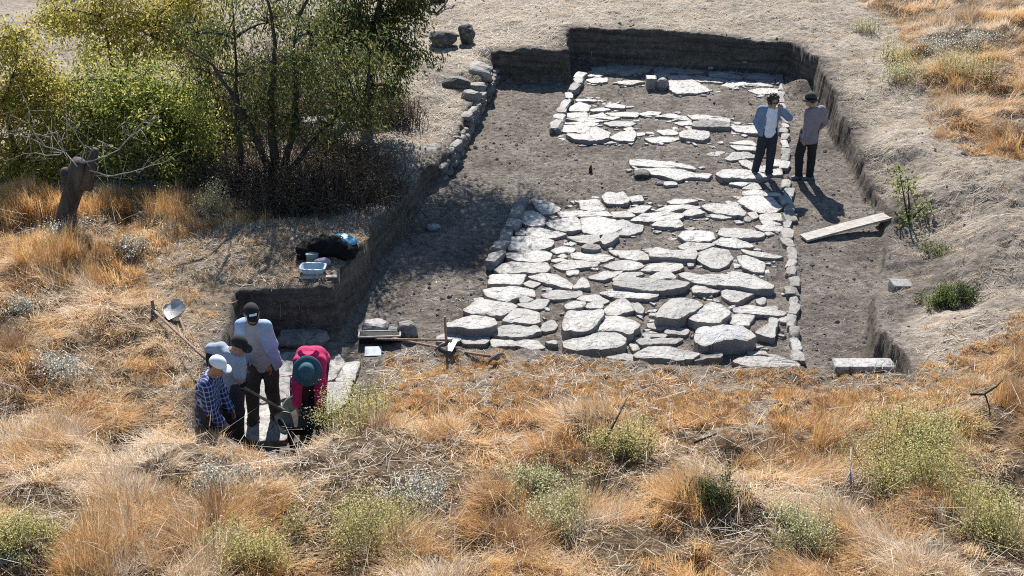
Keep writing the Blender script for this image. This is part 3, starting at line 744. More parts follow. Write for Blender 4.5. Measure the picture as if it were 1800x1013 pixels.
# ------------------------------------------------------------------ dry stone wall along the left bank
wall = thing("stone_wall", "low dry stone wall of small grey stones retaining the left bank", "stone wall", (*U(820, 210, 0)[:2], 0))
wl_pts = np.array([U(*c)[:2] for c in [(772,288,.36),(798,249,.38),(838,174,.36),(866,120,.36)]])
Lw = np.concatenate([[0], np.cumsum(np.linalg.norm(np.diff(wl_pts, axis=0), axis=1))])
def many_rocks(specs, name, mat, parent):
    import bmesh
    bm = bmesh.new(); bmesh.ops.create_icosphere(bm, subdivisions=2, radius=1)
    V0 = np.array([v.co for v in bm.verts]); F0 = np.array([[v.index for v in f.verts] for f in bm.faces]); bm.free()
    mm = np.abs(V0).max(1)[:, None]; mb = MB()
    for (c, rad, rot, sd) in specs:
        V = V0 * .25 + V0 / mm * .68; n = fbm(V[:, 0] * 1.2 + sd, V[:, 1] + V[:, 2] * 1.7, 1, 3, sd); V = V * (1 + .14 * n[:, None]) * np.asarray(rad)
        ca, sa = math.cos(rot), math.sin(rot); V = np.stack([V[:, 0] * ca - V[:, 1] * sa, V[:, 0] * sa + V[:, 1] * ca, V[:, 2]], 1); mb.add(V + np.asarray(c), None, F0)
    return mb.build(name, mat, parent, None, False, False)
sp, cp = [], []; rw = random.Random(9); wx, wy = wall.location.x, wall.location.y
for lay in range(4):
    s = 0.0
    while s < Lw[-1]:
        ln = rw.uniform(.10, .42); m_ = s + ln / 2; s += ln + .01
        x, y = np.interp(m_, Lw, wl_pts[:, 0]), np.interp(m_, Lw, wl_pts[:, 1]); x2, y2 = np.interp(m_ + .1, Lw, wl_pts[:, 0]), np.interp(m_ + .1, Lw, wl_pts[:, 1])
        an = math.atan2(y2 - y + 1e-6, x2 - x + 1e-6); off = rw.uniform(-.05, .03) + .02
        spec = ((x - wx + off * math.sin(an), y - wy - off * math.cos(an), .05 + lay * .10 + rw.uniform(-.02, .02)), (ln * .52, rw.uniform(.09, .13), rw.uniform(.04, .07)), an + rw.uniform(-.2, .2), rw.randint(0, 999))
        if rw.random() < (.0, .03, .12, .5)[lay]: continue
        (cp if lay == 3 else sp).append(spec)
many_rocks(sp, "masonry", M['wallstone'], wall); many_rocks(cp, "coping", M['wallstone'], wall)

# clods, chips and pebbles lying on the soil: nobody could count them
mb = MB(); oct_v = np.array([[1, 0, 0], [-1, 0, 0], [0, 1, 0], [0, -1, 0], [0, 0, 1], [0, 0, -1.0]]); oct_t = np.array([[0, 2, 4], [2, 1, 4], [1, 3, 4], [3, 0, 4], [2, 0, 5], [1, 2, 5], [3, 1, 5], [0, 3, 5]])
NC = 26000; r_ = np.random.default_rng(77); cx = r_.uniform(-5, 9, NC); cy = r_.uniform(12.5, 29.5, NC); sdv = poly_sd(cx, cy, TRENCH); kz = fbm(cx, cy, .9, 3, 5)
keep = (r_.random(NC) < np.where(sdv < 0, .5, .10) * (0.35 + np.clip(kz + .4, 0, 1)))
cx, cy = cx[keep], cy[keep]
sz = np.exp(r_.normal(-4.35, .5, len(cx))); vv = oct_v[None] * sz[:, None, None] * r_.uniform(.55, 1.3, (len(cx), 6, 3))
vv[..., 2] *= .7; vv[..., 0] += cx[:, None]; vv[..., 1] += cy[:, None]; vv[..., 2] += (hz(cx, cy) + sz * .25)[:, None]
tt = (oct_t[None] + (np.arange(len(cx)) * 6)[:, None, None]).reshape(-1, 3)
kind(mesh_np("soil_clods", vv.reshape(-1, 3), None, tt, M['clod'], False), "stuff")

# flat chips and rubble between the paving stones
r_ = np.random.default_rng(78); mb = MB(); n_ = 0
ROADP = P2([(1020,125),(1370,125),(1385,320),(1395,635),(790,610),(860,470),(920,350),(980,225)], 0)
for _ in range(9000):
    x, y = r_.uniform(-2, 6), r_.uniform(13.5, 27)
    if poly_sd(np.array([x]), np.array([y]), ROADP)[0] > -.05: continue
    dn = min(float(poly_sd(np.array([x]), np.array([y]), p)[0]) for p in SLAB_POLY if abs(p[:, 0].mean() - x) < 1.3 and abs(p[:, 1].mean() - y) < 1.3) if any(abs(p[:, 0].mean() - x) < 1.3 and abs(p[:, 1].mean() - y) < 1.3 for p in SLAB_POLY) else 9
    if dn < .015 or dn > .16 or r_.random() > .30: continue
    k = r_.integers(5, 8); th = np.sort(r_.uniform(0, 6.28, k)); rad = min(r_.uniform(.02, .09), dn * .95) * r_.uniform(.75, 1.15, k); z = float(hz(x, y)); h = r_.uniform(.004, .03)
    ring = np.stack([x + np.cos(th) * rad * 1.4, y + np.sin(th) * rad, np.full(k, 0.)], 1); V = np.concatenate([ring + [0, 0, z - .03], ring + [0, 0, z + h * .6], (ring - [x, y, 0]) * .8 + [x, y, z + h]])
    V[k:, 2] += r_.normal(0, .004, 2 * k); q = [[i * k + j, i * k + (j + 1) % k, (i + 1) * k + (j + 1) % k, (i + 1) * k + j] for i in range(2) for j in range(k)]; V = np.concatenate([V, [[x, y, z + h]]]); mb.add(V, q, [[2 * k + j, 2 * k + (j + 1) % k, 3 * k] for j in range(k)]); n_ += 1
kind(mb.build("stone_rubble", M['stone_grey'], None, None, False, False), "stuff")
# ------------------------------------------------------------------ people: bodies and clothes grown as smooth blended surfaces
def _n(v): v = np.asarray(v, float); return v / (np.linalg.norm(v) + 1e-12)

def sdf_mesh(prims, res=0.011, k=0.02, noise_amp=0.0, seed=0):
    lo = np.full(3, 1e9); hi = np.full(3, -1e9)
    for p in prims:
        if p['op'] == 'add':
            b = p['bb']; lo = np.minimum(lo, b[0]); hi = np.maximum(hi, b[1])
    lo -= .03; hi += .03; n = np.ceil((hi - lo) / res).astype(int) + 1
    D = np.full(n, .12, np.float32); ax = [lo[i] + np.arange(n[i]) * res for i in range(3)]
    for p in prims:
        kk = p.get('k', k); mg = kk + .035; b = p['bb']
        i0 = np.clip(np.floor((b[0] - mg - lo) / res).astype(int), 0, n); i1 = np.clip(np.ceil((b[1] + mg - lo) / res).astype(int) + 1, 0, n)
        if np.any(i1 <= i0): continue
        sl = tuple(slice(a, c) for a, c in zip(i0, i1)); X = np.stack(np.meshgrid(*[ax[i][sl[i]] for i in range(3)], indexing='ij'), -1)
        d = p['f'](X).astype(np.float32); a = D[sl]
        if p['op'] == 'add':
            h = np.maximum(kk - np.abs(a - d), 0) / kk; D[sl] = np.minimum(a, d) - h * h * kk * .25
        else:
            d = -d; h = np.maximum(kk - np.abs(a - d), 0) / kk; D[sl] = np.maximum(a, d) + h * h * kk * .25
    if noise_amp:
        X, Y, Z = np.meshgrid(*ax, indexing='ij'); w = fbm(X * 1.0 + Y * .6 + seed, Z * .75 + Y * .7, .13, 3, seed); D = D + (noise_amp * w).astype(np.float32)
    # surface nets
    ins = D < 0; c = [D[dx:n[0] - 1 + dx, dy:n[1] - 1 + dy, dz:n[2] - 1 + dz] for dx in (0, 1) for dy in (0, 1) for dz in (0, 1)]
    C = np.stack(c, -1); sg = C < 0; act = sg.any(-1) & ~sg.all(-1)
    cells = np.argwhere(act); cv = C[act]; off = np.array([[dx, dy, dz] for dx in (0, 1) for dy in (0, 1) for dz in (0, 1)], float)
    acc = np.zeros((len(cells), 3)); cnt = np.zeros(len(cells))
    for a in range(8):
        for b_ in range(a + 1, 8):
            if np.abs(off[a] - off[b_]).sum() != 1: continue
            va, vb = cv[:, a], cv[:, b_]; x = (va < 0) != (vb < 0)
            t = np.where(x, va / np.where(np.abs(va - vb) < 1e-9, 1, va - vb), 0)
            acc[x] += (off[a] + t[:, None] * (off[b_] - off[a]))[x]; cnt[x] += 1
    V = lo + (cells + acc / cnt[:, None]) * res
    vid = np.full(np.array(n) - 1, -1, int); vid[tuple(cells.T)] = np.arange(len(cells))
    Q = []
    for a in range(3):
        b_, c_ = (a + 1) % 3, (a + 2) % 3
        s0 = [slice(None)] * 3; s1 = [slice(None)] * 3; s0[a] = slice(0, n[a] - 1); s1[a] = slice(1, n[a])
        A, B_ = ins[tuple(s0)], ins[tuple(s1)]; e = np.argwhere(A != B_)
        e = e[(e[:, b_] > 0) & (e[:, c_] > 0) & (e[:, b_] < n[b_] - 1) & (e[:, c_] < n[c_] - 1)]
        if not len(e): continue
        fl = A[tuple(e.T)]
        def at(db, dc):
            q = e.copy(); q[:, b_] -= db; q[:, c_] -= dc; return vid[tuple(q.T)]
        q = np.stack([at(0, 0), at(1, 0), at(1, 1), at(0, 1)], 1); q[~fl] = q[~fl][:, ::-1]; Q.append(q)
    return V, np.concatenate(Q)

def cone(a, b, ra, rb, op='add', k=None):
    a, b = np.asarray(a, float), np.asarray(b, float); ab = b - a; L = ab @ ab + 1e-12; m = max(ra, rb)
    def f(X):
        t = np.clip(((X - a) @ ab) / L, 0, 1); return np.linalg.norm(X - a - t[..., None] * ab, axis=-1) - (ra + (rb - ra) * t)
    d = dict(op=op, f=f, bb=(np.minimum(a, b) - m, np.maximum(a, b) + m))
    if k: d['k'] = k
    return d

def ell(c, r, Rm=None, op='add', k=None):
    c = np.asarray(c, float); r = np.asarray(r, float); Rm = np.eye(3) if Rm is None else np.asarray(Rm)
    def f(X):
        q = (X - c) @ Rm; k0 = np.linalg.norm(q / r, axis=-1); k1 = np.linalg.norm(q / (r * r), axis=-1); return k0 * (k0 - 1) / (k1 + 1e-6)
    e = np.abs(Rm) @ r; d = dict(op=op, f=f, bb=(c - e, c + e))
    if k: d['k'] = k
    return d

def bx(c, h, Rm=None, rnd=.01, op='add', k=None):
    c = np.asarray(c, float); h = np.asarray(h, float); Rm = np.eye(3) if Rm is None else np.asarray(Rm)
    def f(X):
        q = np.abs((X - c) @ Rm) - (h - rnd); return np.linalg.norm(np.maximum(q, 0), axis=-1) + np.minimum(q.max(-1), 0) - rnd
    e = np.abs(Rm) @ h; d = dict(op=op, f=f, bb=(c - e, c + e))
    if k: d['k'] = k
    return d

def bent(p0, p1, p2, r0, r1, r2, op='add', k=None):
    return [cone(p0, p1, r0, r1, op, k), cone(p1, p2, r1, r2, op, k)]

M['skin'] = simple("skin", (0.36, 0.21, 0.15), 0.5, 0.08, 20)
M['eye'] = simple("eye_dark", (0.02, 0.015, 0.012), 0.3, 0.1)
def cloth(name, col, var=.12, bmp=.25, rough=.9):
    return simple(name, col, rough, var, 9, 0, bmp, 140)

def plaid_mat(name):
    m, N, L, B = new_mat(name); p = N.new("ShaderNodeTexCoord").outputs["Object"]
    sx = N.new("ShaderNodeSeparateXYZ"); L.new(p, sx.inputs[0])
    def stripes(sock, freq, lo_, hi_, ph=0.0):
        a = N.new("ShaderNodeMath"); a.operation = 'MULTIPLY_ADD'; L.new(sock, a.inputs[0]); a.inputs[1].default_value = freq; a.inputs[2].default_value = ph
        f = N.new("ShaderNodeMath"); f.operation = 'FRACT'; L.new(a.outputs[0], f.inputs[0])
        g = N.new("ShaderNodeMath"); g.operation = 'COMPARE'; L.new(f.outputs[0], g.inputs[0]); g.inputs[1].default_value = (lo_ + hi_) / 2; g.inputs[2].default_value = (hi_ - lo_) / 2
        return g.outputs[0]
    xy = N.new("ShaderNodeMath"); xy.operation = 'ADD'; L.new(sx.outputs[0], xy.inputs[0]); L.new(sx.outputs[1], xy.inputs[1])
    c = (0.035, 0.065, 0.20)
    c = mix(N, L, c, (0.012, 0.02, 0.07), stripes(sx.outputs[2], 17, .1, .5)); c = mix(N, L, c, (0.015, 0.025, 0.09), stripes(xy.outputs[0], 17, .1, .5))
    c = mix(N, L, c, (0.30, 0.36, 0.52), stripes(sx.outputs[2], 17, .70, .84)); c = mix(N, L, c, (0.30, 0.36, 0.52), stripes(xy.outputs[0], 17, .70, .84))
    L.new(c, B.inputs["Base Color"]); B.inputs["Roughness"].default_value = .9; return m

def hand_prims(w, d, nrm, thumb, curl=.6, r=1.0):
    """w wrist, d direction of the fingers, nrm back of the hand, thumb side vector; fingers curl away from nrm"""
    d = _n(d); nrm = np.asarray(nrm, float); nrm = _n(nrm - d * np.dot(nrm, d)); s = np.cross(d, nrm); s = s if np.dot(s, thumb) > 0 else -s
    w = np.asarray(w, float); P = [ell(w + d * .045, (.042 * r, .05, .019 * r), np.stack([s, d, nrm], 1), k=.015)]
    for i, (o, ln) in enumerate(((.030, .068), (.010, .076), (-.010, .070), (-.029, .056))):
        a = w + d * .082 + s * o; ca, sa = math.cos(curl), math.sin(curl); d1 = d * ca - nrm * sa; b = a + d1 * ln * .5
        c2, s2 = math.cos(curl * 2.1), math.sin(curl * 2.1); c_ = b + (d * c2 - nrm * s2) * ln * .5
        P += bent(a - d * .012, b, c_, .0105 * r, .0098 * r, .008 * r, k=.006)
    a = w + d * .03 + s * .034; b = a + (d * .55 + s * .8 - nrm * .2) * .035; c_ = b + (d * .9 + s * .2 - nrm * .45) * .032
    P += bent(a, b, c_, .014 * r, .0115 * r, .009 * r, k=.012)
    return P

def person(label, base, J, clothes, group="excavation workers", hair=None, hat=None, beard=None, glasses=False, gloves=None, seed=1):
    """J: joints in metres relative to the feet. x right in the photo, y away, z up."""
    root = thing("person", label, "person", base, group)
    j = {a: np.asarray(b, float) for a, b in J.items()}; kx = clothes.get('lean', 0.0)
    for a in j:
        if j[a].shape == (3,) and a[:2] not in ('fa', 'fr', 'he', 'hn', 'th', 'to') or a == 'head': j[a] = j[a] + np.array([kx * j[a][2], 0, 0])   # weight shifted a little to one side
    f = _n(j['face']); u = _n(j.get('headup', np.array([0, 0, 1.])) - f * np.dot(j.get('headup', np.array([0, 0, 1.])), f)); r = np.cross(f, u)
    hc = j['head']; H = np.stack([r, f, u], 1); lat = _n(j['shR'] - j['shL']); latp = _n(j['hipR'] - j['hipL'])
    spine = [j['pelvis'], j['chest'], j['neck']]
    def torso(infl, hem=None, kk=.05):
        P = []
        for s in (-1, 0, 1):
            P += [cone(j['pelvis'] + latp * .068 * s, (j['pelvis'] + j['chest']) / 2 + lat * .052 * s, .095 + infl, .088 + infl, k=kk),
                  cone((j['pelvis'] + j['chest']) / 2 + lat * .052 * s, j['chest'] + lat * .072 * s, .088 + infl, .100 + infl, k=kk)]
        P += [cone(j['chest'] + lat * .07, j['shR'] - lat * .03, .098 + infl, .058 + infl, k=kk), cone(j['chest'] - lat * .07, j['shL'] + lat * .03, .098 + infl, .058 + infl, k=kk),
              cone(j['shL'] + lat * .03, j['shR'] - lat * .03, .055 + infl, .055 + infl, k=kk), cone(j['chest'], j['neck'] - _n(j['neck'] - j['chest']) * .04, .088 + infl, .066 + infl, k=kk)]
        return P
    body = torso(0)
    body += [cone(j['neck'] - _n(j['neck'] - j['chest']) * .05, hc - u * .05 - f * .012, .06, .052, k=.03)]
    head = [ell(hc + u * .018 - f * .008, (.076, .096, .092), H, k=.02), ell(hc + f * .028 - u * .052, (.056, .066, .07), H, k=.03), cone(hc + f * .078 - u * .098, hc + f * .07 - u * .10, .02, .022, k=.02),
            cone(hc + f * .088 + u * .006, hc + f * .112 - u * .036, .009, .015, k=.012), cone(hc + f * .082 + u * .022 - r * .035, hc + f * .082 + u * .022 + r * .035, .012, .012, k=.015),
            ell(hc + f * .094 + u * .002 - r * .03, (.016, .012, .010), H, 'sub', k=.01), ell(hc + f * .094 + u * .002 + r * .03, (.016, .012, .010), H, 'sub', k=.01),
            cone(hc + f * .083 - u * .064 - r * .022, hc + f * .083 - u * .064 + r * .022, .011, .011, k=.008), bx(hc + f * .098 - u * .066, (.02, .006, .002), H, .001, 'sub', k=.004),
            ell(hc + r * .079 - u * .005 - f * .01, (.012, .024, .034), H, k=.01), ell(hc - r * .079 - u * .005 - f * .01, (.012, .024, .034), H, k=.01)]
    body += head
    arms = {}
    for s in 'LR':
        sh, el_, wr = j['sh' + s], j['el' + s], j['wr' + s]
        body += [cone(sh, el_, .052, .041, k=.03), cone(el_, wr, .042, .028, k=.02)]
        hd = j.get('hd' + s, wr + (wr - el_)) - wr; out = (sh - j['chest']); nb = j.get('hn' + s, out)
        hp = hand_prims(wr, hd, nb, j.get('th' + s, -np.array([0, 1., 0])), J.get('curl' + s, .45)); body += hp
        arms[s] = (sh, el_, wr, hd, nb)
        hp_, kn, an = j['hip' + s], j['kn' + s], j['an' + s]
        body += [cone(hp_, kn, .088, .056, k=.04), cone(kn, an, .056, .04, k=.02), cone(kn * .65 + an * .35 + np.array([0, .015, 0]), an * .8 + kn * .2, .058, .042, k=.03), cone(an, an + _n(j['toe' + s]) * .08 - np.array([0, 0, .05]), .036, .022, k=.02)]
    V, Q = sdf_mesh(body, .0095, .02); bo = mesh_np("body", V, Q, None, M['skin'], True, root)
    for s in (-1, 1):
        e = MB()
        Vv, Qq = sdf_mesh([ell(hc + f * .086 + r * .03 * s, (.012, .008, .009), H)], .004, .005); e.add(Vv, Qq); e.build("eye", M['eye'], root, None, True, False)
    if glasses:
        P = [ell(hc + f * .10 + r * .034 * s + u * .002, (.03, .008, .022), H, k=.01) for s in (-1, 1)] + [cone(hc + f * .10 - r * .02, hc + f * .10 + r * .02, .005, .005)]
        P += [cone(hc + f * .095 + r * .064 * s + u * .008, hc - f * .005 + r * .085 * s + u * .008, .005, .005) for s in (-1, 1)]
        V, Q = sdf_mesh(P, .005, .006); mesh_np("sunglasses", V, Q, None, M['eye'], True, root)
    # trousers
    P = [cone(j['pelvis'] - latp * .07 + np.array([0, 0, .04]), j['pelvis'] + latp * .07 + np.array([0, 0, .04]), .106, .106, k=.05)]
    lw = clothes.get('leg', 1.0)
    for s in 'LR':
        hp_, kn, an = j['hip' + s], j['kn' + s], j['an' + s]
        P += [cone(hp_ + np.array([0, 0, .02]), kn, .108 * lw, .082 * lw, k=.035), cone(kn, an + np.array([0, 0, .0]), .083 * lw, .068 * lw, k=.03), ell(an + np.array([0, 0, -.01]), (.078 * lw, .085 * lw, .03), k=.02)]
    V, Q = sdf_mesh(P, .011, .03, .010, seed); mesh_np("trousers", V, Q, None, clothes['trousers'], True, root)
    # shoes
    for s in 'LR':
        an = j['an' + s]; t = _n(j['toe' + s] * np.array([1, 1, 0])); sd_ = np.cross(t, [0, 0, 1.]); b0 = np.array([an[0], an[1], an[2] - .055]); Rs = np.stack([sd_, t, np.array([0, 0, 1.])], 1)
        P = [ell(b0 - t * .035, (.048, .058, .055), Rs, k=.03), ell(b0 + t * .06 - np.array([0, 0, .008]), (.047, .095, .036), Rs, k=.03), cone(b0, an, .056, .052, k=.02), bx(b0 + t * .03 - np.array([0, 0, .032]), (.047, .135, .014), Rs, .012, k=.008)]
        V, Q = sdf_mesh(P, .008, .02); mesh_np("shoe", V, Q, None, clothes['shoes'], True, root)
    # upper garments
    def sleeves(infl, frac):
        P = []
        for s in 'LR':
            sh, el_, wr, _, _ = arms[s]
            if frac <= .5: P += [cone(sh, sh + (el_ - sh) * .70, .056 + infl, .054 + infl * 1.6, k=.04)]
            else: P += [cone(sh, el_, .062 + infl, .056 + infl, k=.04), cone(el_, el_ + (wr - el_) * min(1, (frac - .5) * 2), .058 + infl, .046 + infl, k=.03)]
        return P
    fwd = _n(j['front']); up = _n(j['neck'] - j['pelvis'])
    T = np.stack([lat, np.cross(up, lat), up], 1)
    def hem(infl, drop):
        c = j['pelvis'] - up * drop; return [cone(c - latp * .07, j['pelvis'] - latp * .065, .106 + infl, .098 + infl, k=.05), cone(c + latp * .07, j['pelvis'] + latp * .065, .106 + infl, .098 + infl, k=.05), cone(c, j['pelvis'], .106 + infl, .098 + infl, k=.05), bx(c - up * .2, (.4, .4, .13), T, .005, 'sub', k=.01)]
    neckhole = [cone(j['neck'] + up * .012, hc + u * .02, .072, .09, 'sub', k=.015)]
    if clothes.get('tee'):
        V, Q = sdf_mesh(torso(.008) + sleeves(.005, .4) + hem(.006, clothes.get('teedrop', .06)) + neckhole, .010, .03, .009, seed + 1); mesh_np("t_shirt", V, Q, None, clothes['tee'], True, root)
    if clothes.get('shirt'):
        inf = .015 if clothes.get('tee') else .013
        P = torso(inf) + sleeves(inf, clothes.get('sleeve', 1.0)) + hem(inf + .006, clothes.get('drop', .08)) + neckhole
        if clothes.get('open'):
            w0, w1 = clothes['open']; c0 = j['neck'] + fwd * .15 + lat * clothes.get('openoff', 0); c1 = j['pelvis'] - up * .2 + fwd * .20 + lat * clothes.get('openoff', 0)
            P += [dict(op='sub', k=.02, f=(lambda X, a=c0, b=c1, w0=w0, w1=w1, fw=fwd, la=lat: np.maximum(np.abs((X - (a + np.clip(((X - a) @ (b - a)) / ((b - a) @ (b - a)), 0, 1)[..., None] * (b - a))) @ la) - (w0 + (w1 - w0) * np.clip(((X - a) @ (b - a)) / ((b - a) @ (b - a)), 0, 1)), -((X - j['chest']) @ fw) + .02)), bb=(np.minimum(c0, c1) - .3, np.maximum(c0, c1) + .3))]
        V, Q = sdf_mesh(P, .010, .03, clothes.get('wr', .015), seed + 2); so = mesh_np(clothes.get('name', "shirt"), V, Q, None, clothes['shirt'], True, root)
        # collar
        if clothes.get('collar', True):
            nc = j['neck'] + up * .0; P = [cone(nc - lat * .05 - fwd * .05, nc + lat * .05 - fwd * .05, .022, .022, k=.02), cone(nc - lat * .06 - fwd * .04, nc - lat * .05 + fwd * .055 - up * .03, .02, .016, k=.02), cone(nc + lat * .06 - fwd * .04, nc + lat * .05 + fwd * .055 - up * .03, .02, .016, k=.02)]
            V, Q = sdf_mesh(P, .008, .02); mesh_np("collar", V, Q, None, clothes['shirt'], True, so)
        if clothes.get('hood'):
            b = j['neck'] - fwd * .11 - up * .0; hu = np.array([0, .2, 1.]); P = [ell(b + hu * .01, (.13, .05, .075), np.stack([lat, _n(np.cross(hu, lat)), _n(hu)], 1), k=.03), ell(b + hu * .055 - np.cross(_n(hu), lat) * 0, (.075, .08, .05), None, 'sub', k=.02)]
            V, Q = sdf_mesh(P, .009, .02); mesh_np("hood", V, Q, None, clothes['shirt'], True, so)
    if gloves:
        for s, gm in gloves:
            sh, el_, wr, hd, nb = arms[s]; P = hand_prims(wr, hd, nb, j.get('th' + s, -np.array([0, 1., 0])), J.get('curl' + s, .45), 1.28) + [cone(wr - _n(hd) * .05, wr + _n(hd) * .02, .04, .036, k=.02)]
            V, Q = sdf_mesh(P, .007, .01); mesh_np("glove", V, Q, None, gm, True, root)
    if beard:
        P = [ell(hc + f * .034 - u * .075, (.062, .07, .052), H, k=.02), ell(hc + f * .10 - u * .035, (.07, .05, .03), H, 'sub', k=.015)]
        V, Q = sdf_mesh(P, .007, .02, .006, seed); mesh_np("beard", V, Q, None, beard, True, root)
    if hair:
        hm, st = hair
        if st == 'curly':
            rr = np.random.default_rng(seed); P = [ell(hc + u * .045 - f * .035, (.105, .11, .10), H, k=.03), ell(hc - f * .07 - u * .04, (.09, .06, .09), H, k=.03)]
            for _ in range(46):
                a = rr.normal(size=3); a = _n(a * [1, 1, 1] + [0, 0, .35]); q = H @ (a * np.array([.112, .108, .112])) + hc + u * .03 - f * .025
                if np.dot(q - hc, f) > .055 and np.dot(q - hc, u) < .07: continue
                P.append(ell(q, (.026, .026, .026), k=.012))
            P.append(ell(hc + f * .11 - u * .03, (.062, .08, .088), H, 'sub', k=.015))
        else:
            P = [ell(hc + u * .022 - f * .014, (.082, .098, .096), H, k=.02), bx(hc + f * .14 - u * .06, (.12, .12, .13), H, .02, 'sub', k=.02), bx(hc - u * .18, (.12, .2, .11), H, .02, 'sub', k=.02)]
        V, Q = sdf_mesh(P, .008, .02, .004, seed); mesh_np("hair", V, Q, None, hm, True, root)
    if hat:
        hm, st = hat[0], hat[1]
        if st == 'cap':
            P = [ell(hc + u * .042 - f * .006, (.088, .104, .092), H, k=.02), bx(hc - u * .075 + f * .05, (.16, .16, .105), frame(y=f - u * .12, z=u), .01, 'sub', k=.01)]
            V, Q = sdf_mesh(P, .008, .02); co = mesh_np("cap", V, Q, None, hm, True, root)
            Rb = np.stack([r, _n(f - u * .18), np.cross(r, _n(f - u * .18))], 1); P = [ell(hc + f * .112 + u * .038, (.074, .066, .011), Rb, k=.01)]
            V, Q = sdf_mesh(P, .007, .01); mesh_np("brim", V, Q, None, hm, True, co)
            if len(hat) > 2:
                q = hc + f * .098 + u * .070; Rp = np.stack([r, _n(f * .9 + u * .45), np.cross(r, _n(f * .9 + u * .45))], 1); V, Q = sdf_mesh([bx(q, (.042, .008, .014), Rp, .004)], .004, .004); mesh_np("patch", V, Q, None, hat[2], True, co)
        else:
            br = hat[2]; ht = .10 if len(hat) < 4 else hat[3]
            P = [ell(hc + u * .055, (.098, .112, ht), H, k=.03), bx(hc - u * .08, (.2, .2, .11), H, .01, 'sub', k=.01)]
            if st == 'flat': P.append(bx(hc + u * .20, (.2, .2, .055), H, .02, 'sub', k=.03))
            V, Q = sdf_mesh(P, .008, .02); co = mesh_np("hat", V, Q, None, hm, True, root)
            nb_ = 36; th = np.arange(nb_) * 2 * np.pi / nb_; rows = []
            for q, (rad, dz) in enumerate(((.09, .036), (.105, .031), (.14, .024), (br, .008 ), (br + .004, .0), (br - .004, -.004), (.13, .015), (.09, .028))):
                wv = .008 * np.sin(2 * th + 1) * (rad > .13); rows.append(hc + (np.cos(th) * rad)[:, None] * r + (np.sin(th) * rad * 1.06)[:, None] * f + (dz + wv)[:, None] * u)
            V = np.concatenate(rows); q_ = [[a * nb_ + b_, a * nb_ + (b_ + 1) % nb_, ((a + 1) % 8) * nb_ + (b_ + 1) % nb_, ((a + 1) % 8) * nb_ + b_] for a in range(8) for b_ in range(nb_)]
            mesh_np("brim", V, q_, None, hm, True, co)
            P = []
            bm_ = clothes.get('band')
            if bm_ is not None:
                V = np.concatenate([hc + (np.cos(th) * rr_)[:, None] * r + (np.sin(th) * rr_ * 1.13)[:, None] * f + dz * u for rr_, dz in ((.099, .036), (.1005, .05), (.098, .064), (.09, .05))])
                q_ = [[a * nb_ + b_, a * nb_ + (b_ + 1) % nb_, ((a + 1) % 4) * nb_ + (b_ + 1) % nb_, ((a + 1) % 4) * nb_ + b_] for a in range(4) for b_ in range(nb_)]; mesh_np("band", V, q_, None, bm_, True, co)
    root.scale = (clothes.get('scale', 1),) * 3
    return root

black = cloth("black_cloth", (0.012, 0.012, 0.014)); navy = cloth("dark_navy_cloth", (0.022, 0.027, 0.04)); charcoal = cloth("charcoal_cloth", (0.016, 0.016, 0.018))
olive = cloth("olive_grey_cloth", (0.045, 0.043, 0.038)); plum = cloth("plum_grey_cloth", (0.05, 0.042, 0.05)); denim = cloth("pale_denim", (0.16, 0.23, 0.36)); ltblue = cloth("light_blue_cloth", (0.30, 0.40, 0.58))
white = cloth("white_cloth", (0.72, 0.76, 0.84)); greytee = cloth("grey_tee", (0.36, 0.35, 0.38)); bluetee = cloth("grey_blue_tee", (0.30, 0.36, 0.44)); mauve = cloth("mauve_cloth", (0.21, 0.185, 0.225)); pink = cloth("magenta_cloth", (0.52, 0.022, 0.12))
maroon = cloth("maroon_cloth", (0.055, 0.022, 0.025)); teal = cloth("teal_cloth", (0.032, 0.095, 0.125)); dkgreen = cloth("dark_green_cloth", (0.03, 0.04, 0.036)); shoe_d = simple("dark_shoe", (0.03, 0.03, 0.034), .6); shoe_g = simple("grey_shoe", (0.10, 0.105, 0.12), .6)
hair_d = simple("dark_hair", (0.022, 0.012, 0.008), .55, .4, 60, 0, .6, 90); glove_d = cloth("black_glove", (0.015, 0.015, 0.016)); glove_g = cloth("grey_glove", (0.25, 0.26, 0.28)); glove_t = cloth("tan_glove", (0.40, 0.20, 0.07))

bA = U(1340, 306, .07)
person("person in open denim shirt and white tee, hand raised to dark curly hair", bA, dict(
    pelvis=(.085, .02, .93), chest=(.09, .03, 1.22), neck=(.11, .02, 1.44), head=(.14, -.02, 1.565), face=(.30, -.94, -.12), front=(.1, -1, 0),
    shL=(-.09, .04, 1.37), elL=(-.155, .08, 1.10), wrL=(-.07, -.02, .90), hdL=(-.0, -.06, .80), shR=(.28, .02, 1.38), elR=(.46, -.06, 1.24), wrR=(.33, -.10, 1.42), hdR=(.255, -.10, 1.53), hnR=(.5, -.7, .2), thR=(-1, 0, -.3),
    hipL=(.0, .02, .88), hipR=(.17, .02, .88), knL=(-.07, -.01, .48), anL=(-.15, .0, .09), knR=(.15, -.03, .48), anR=(.12, -.06, .09), toeL=(-.15, -1, 0), toeR=(.35, -1, 0)),
    dict(trousers=navy, shoes=shoe_g, tee=white, teedrop=.05, shirt=denim, open=(.09, .15), openoff=.0, drop=.07, name="overshirt", leg=1.05, scale=.885, lean=-.045), group="two people standing on the road", hair=(hair_d, 'curly'), glasses=True, seed=3)
bB = U(1411, 315, .0)
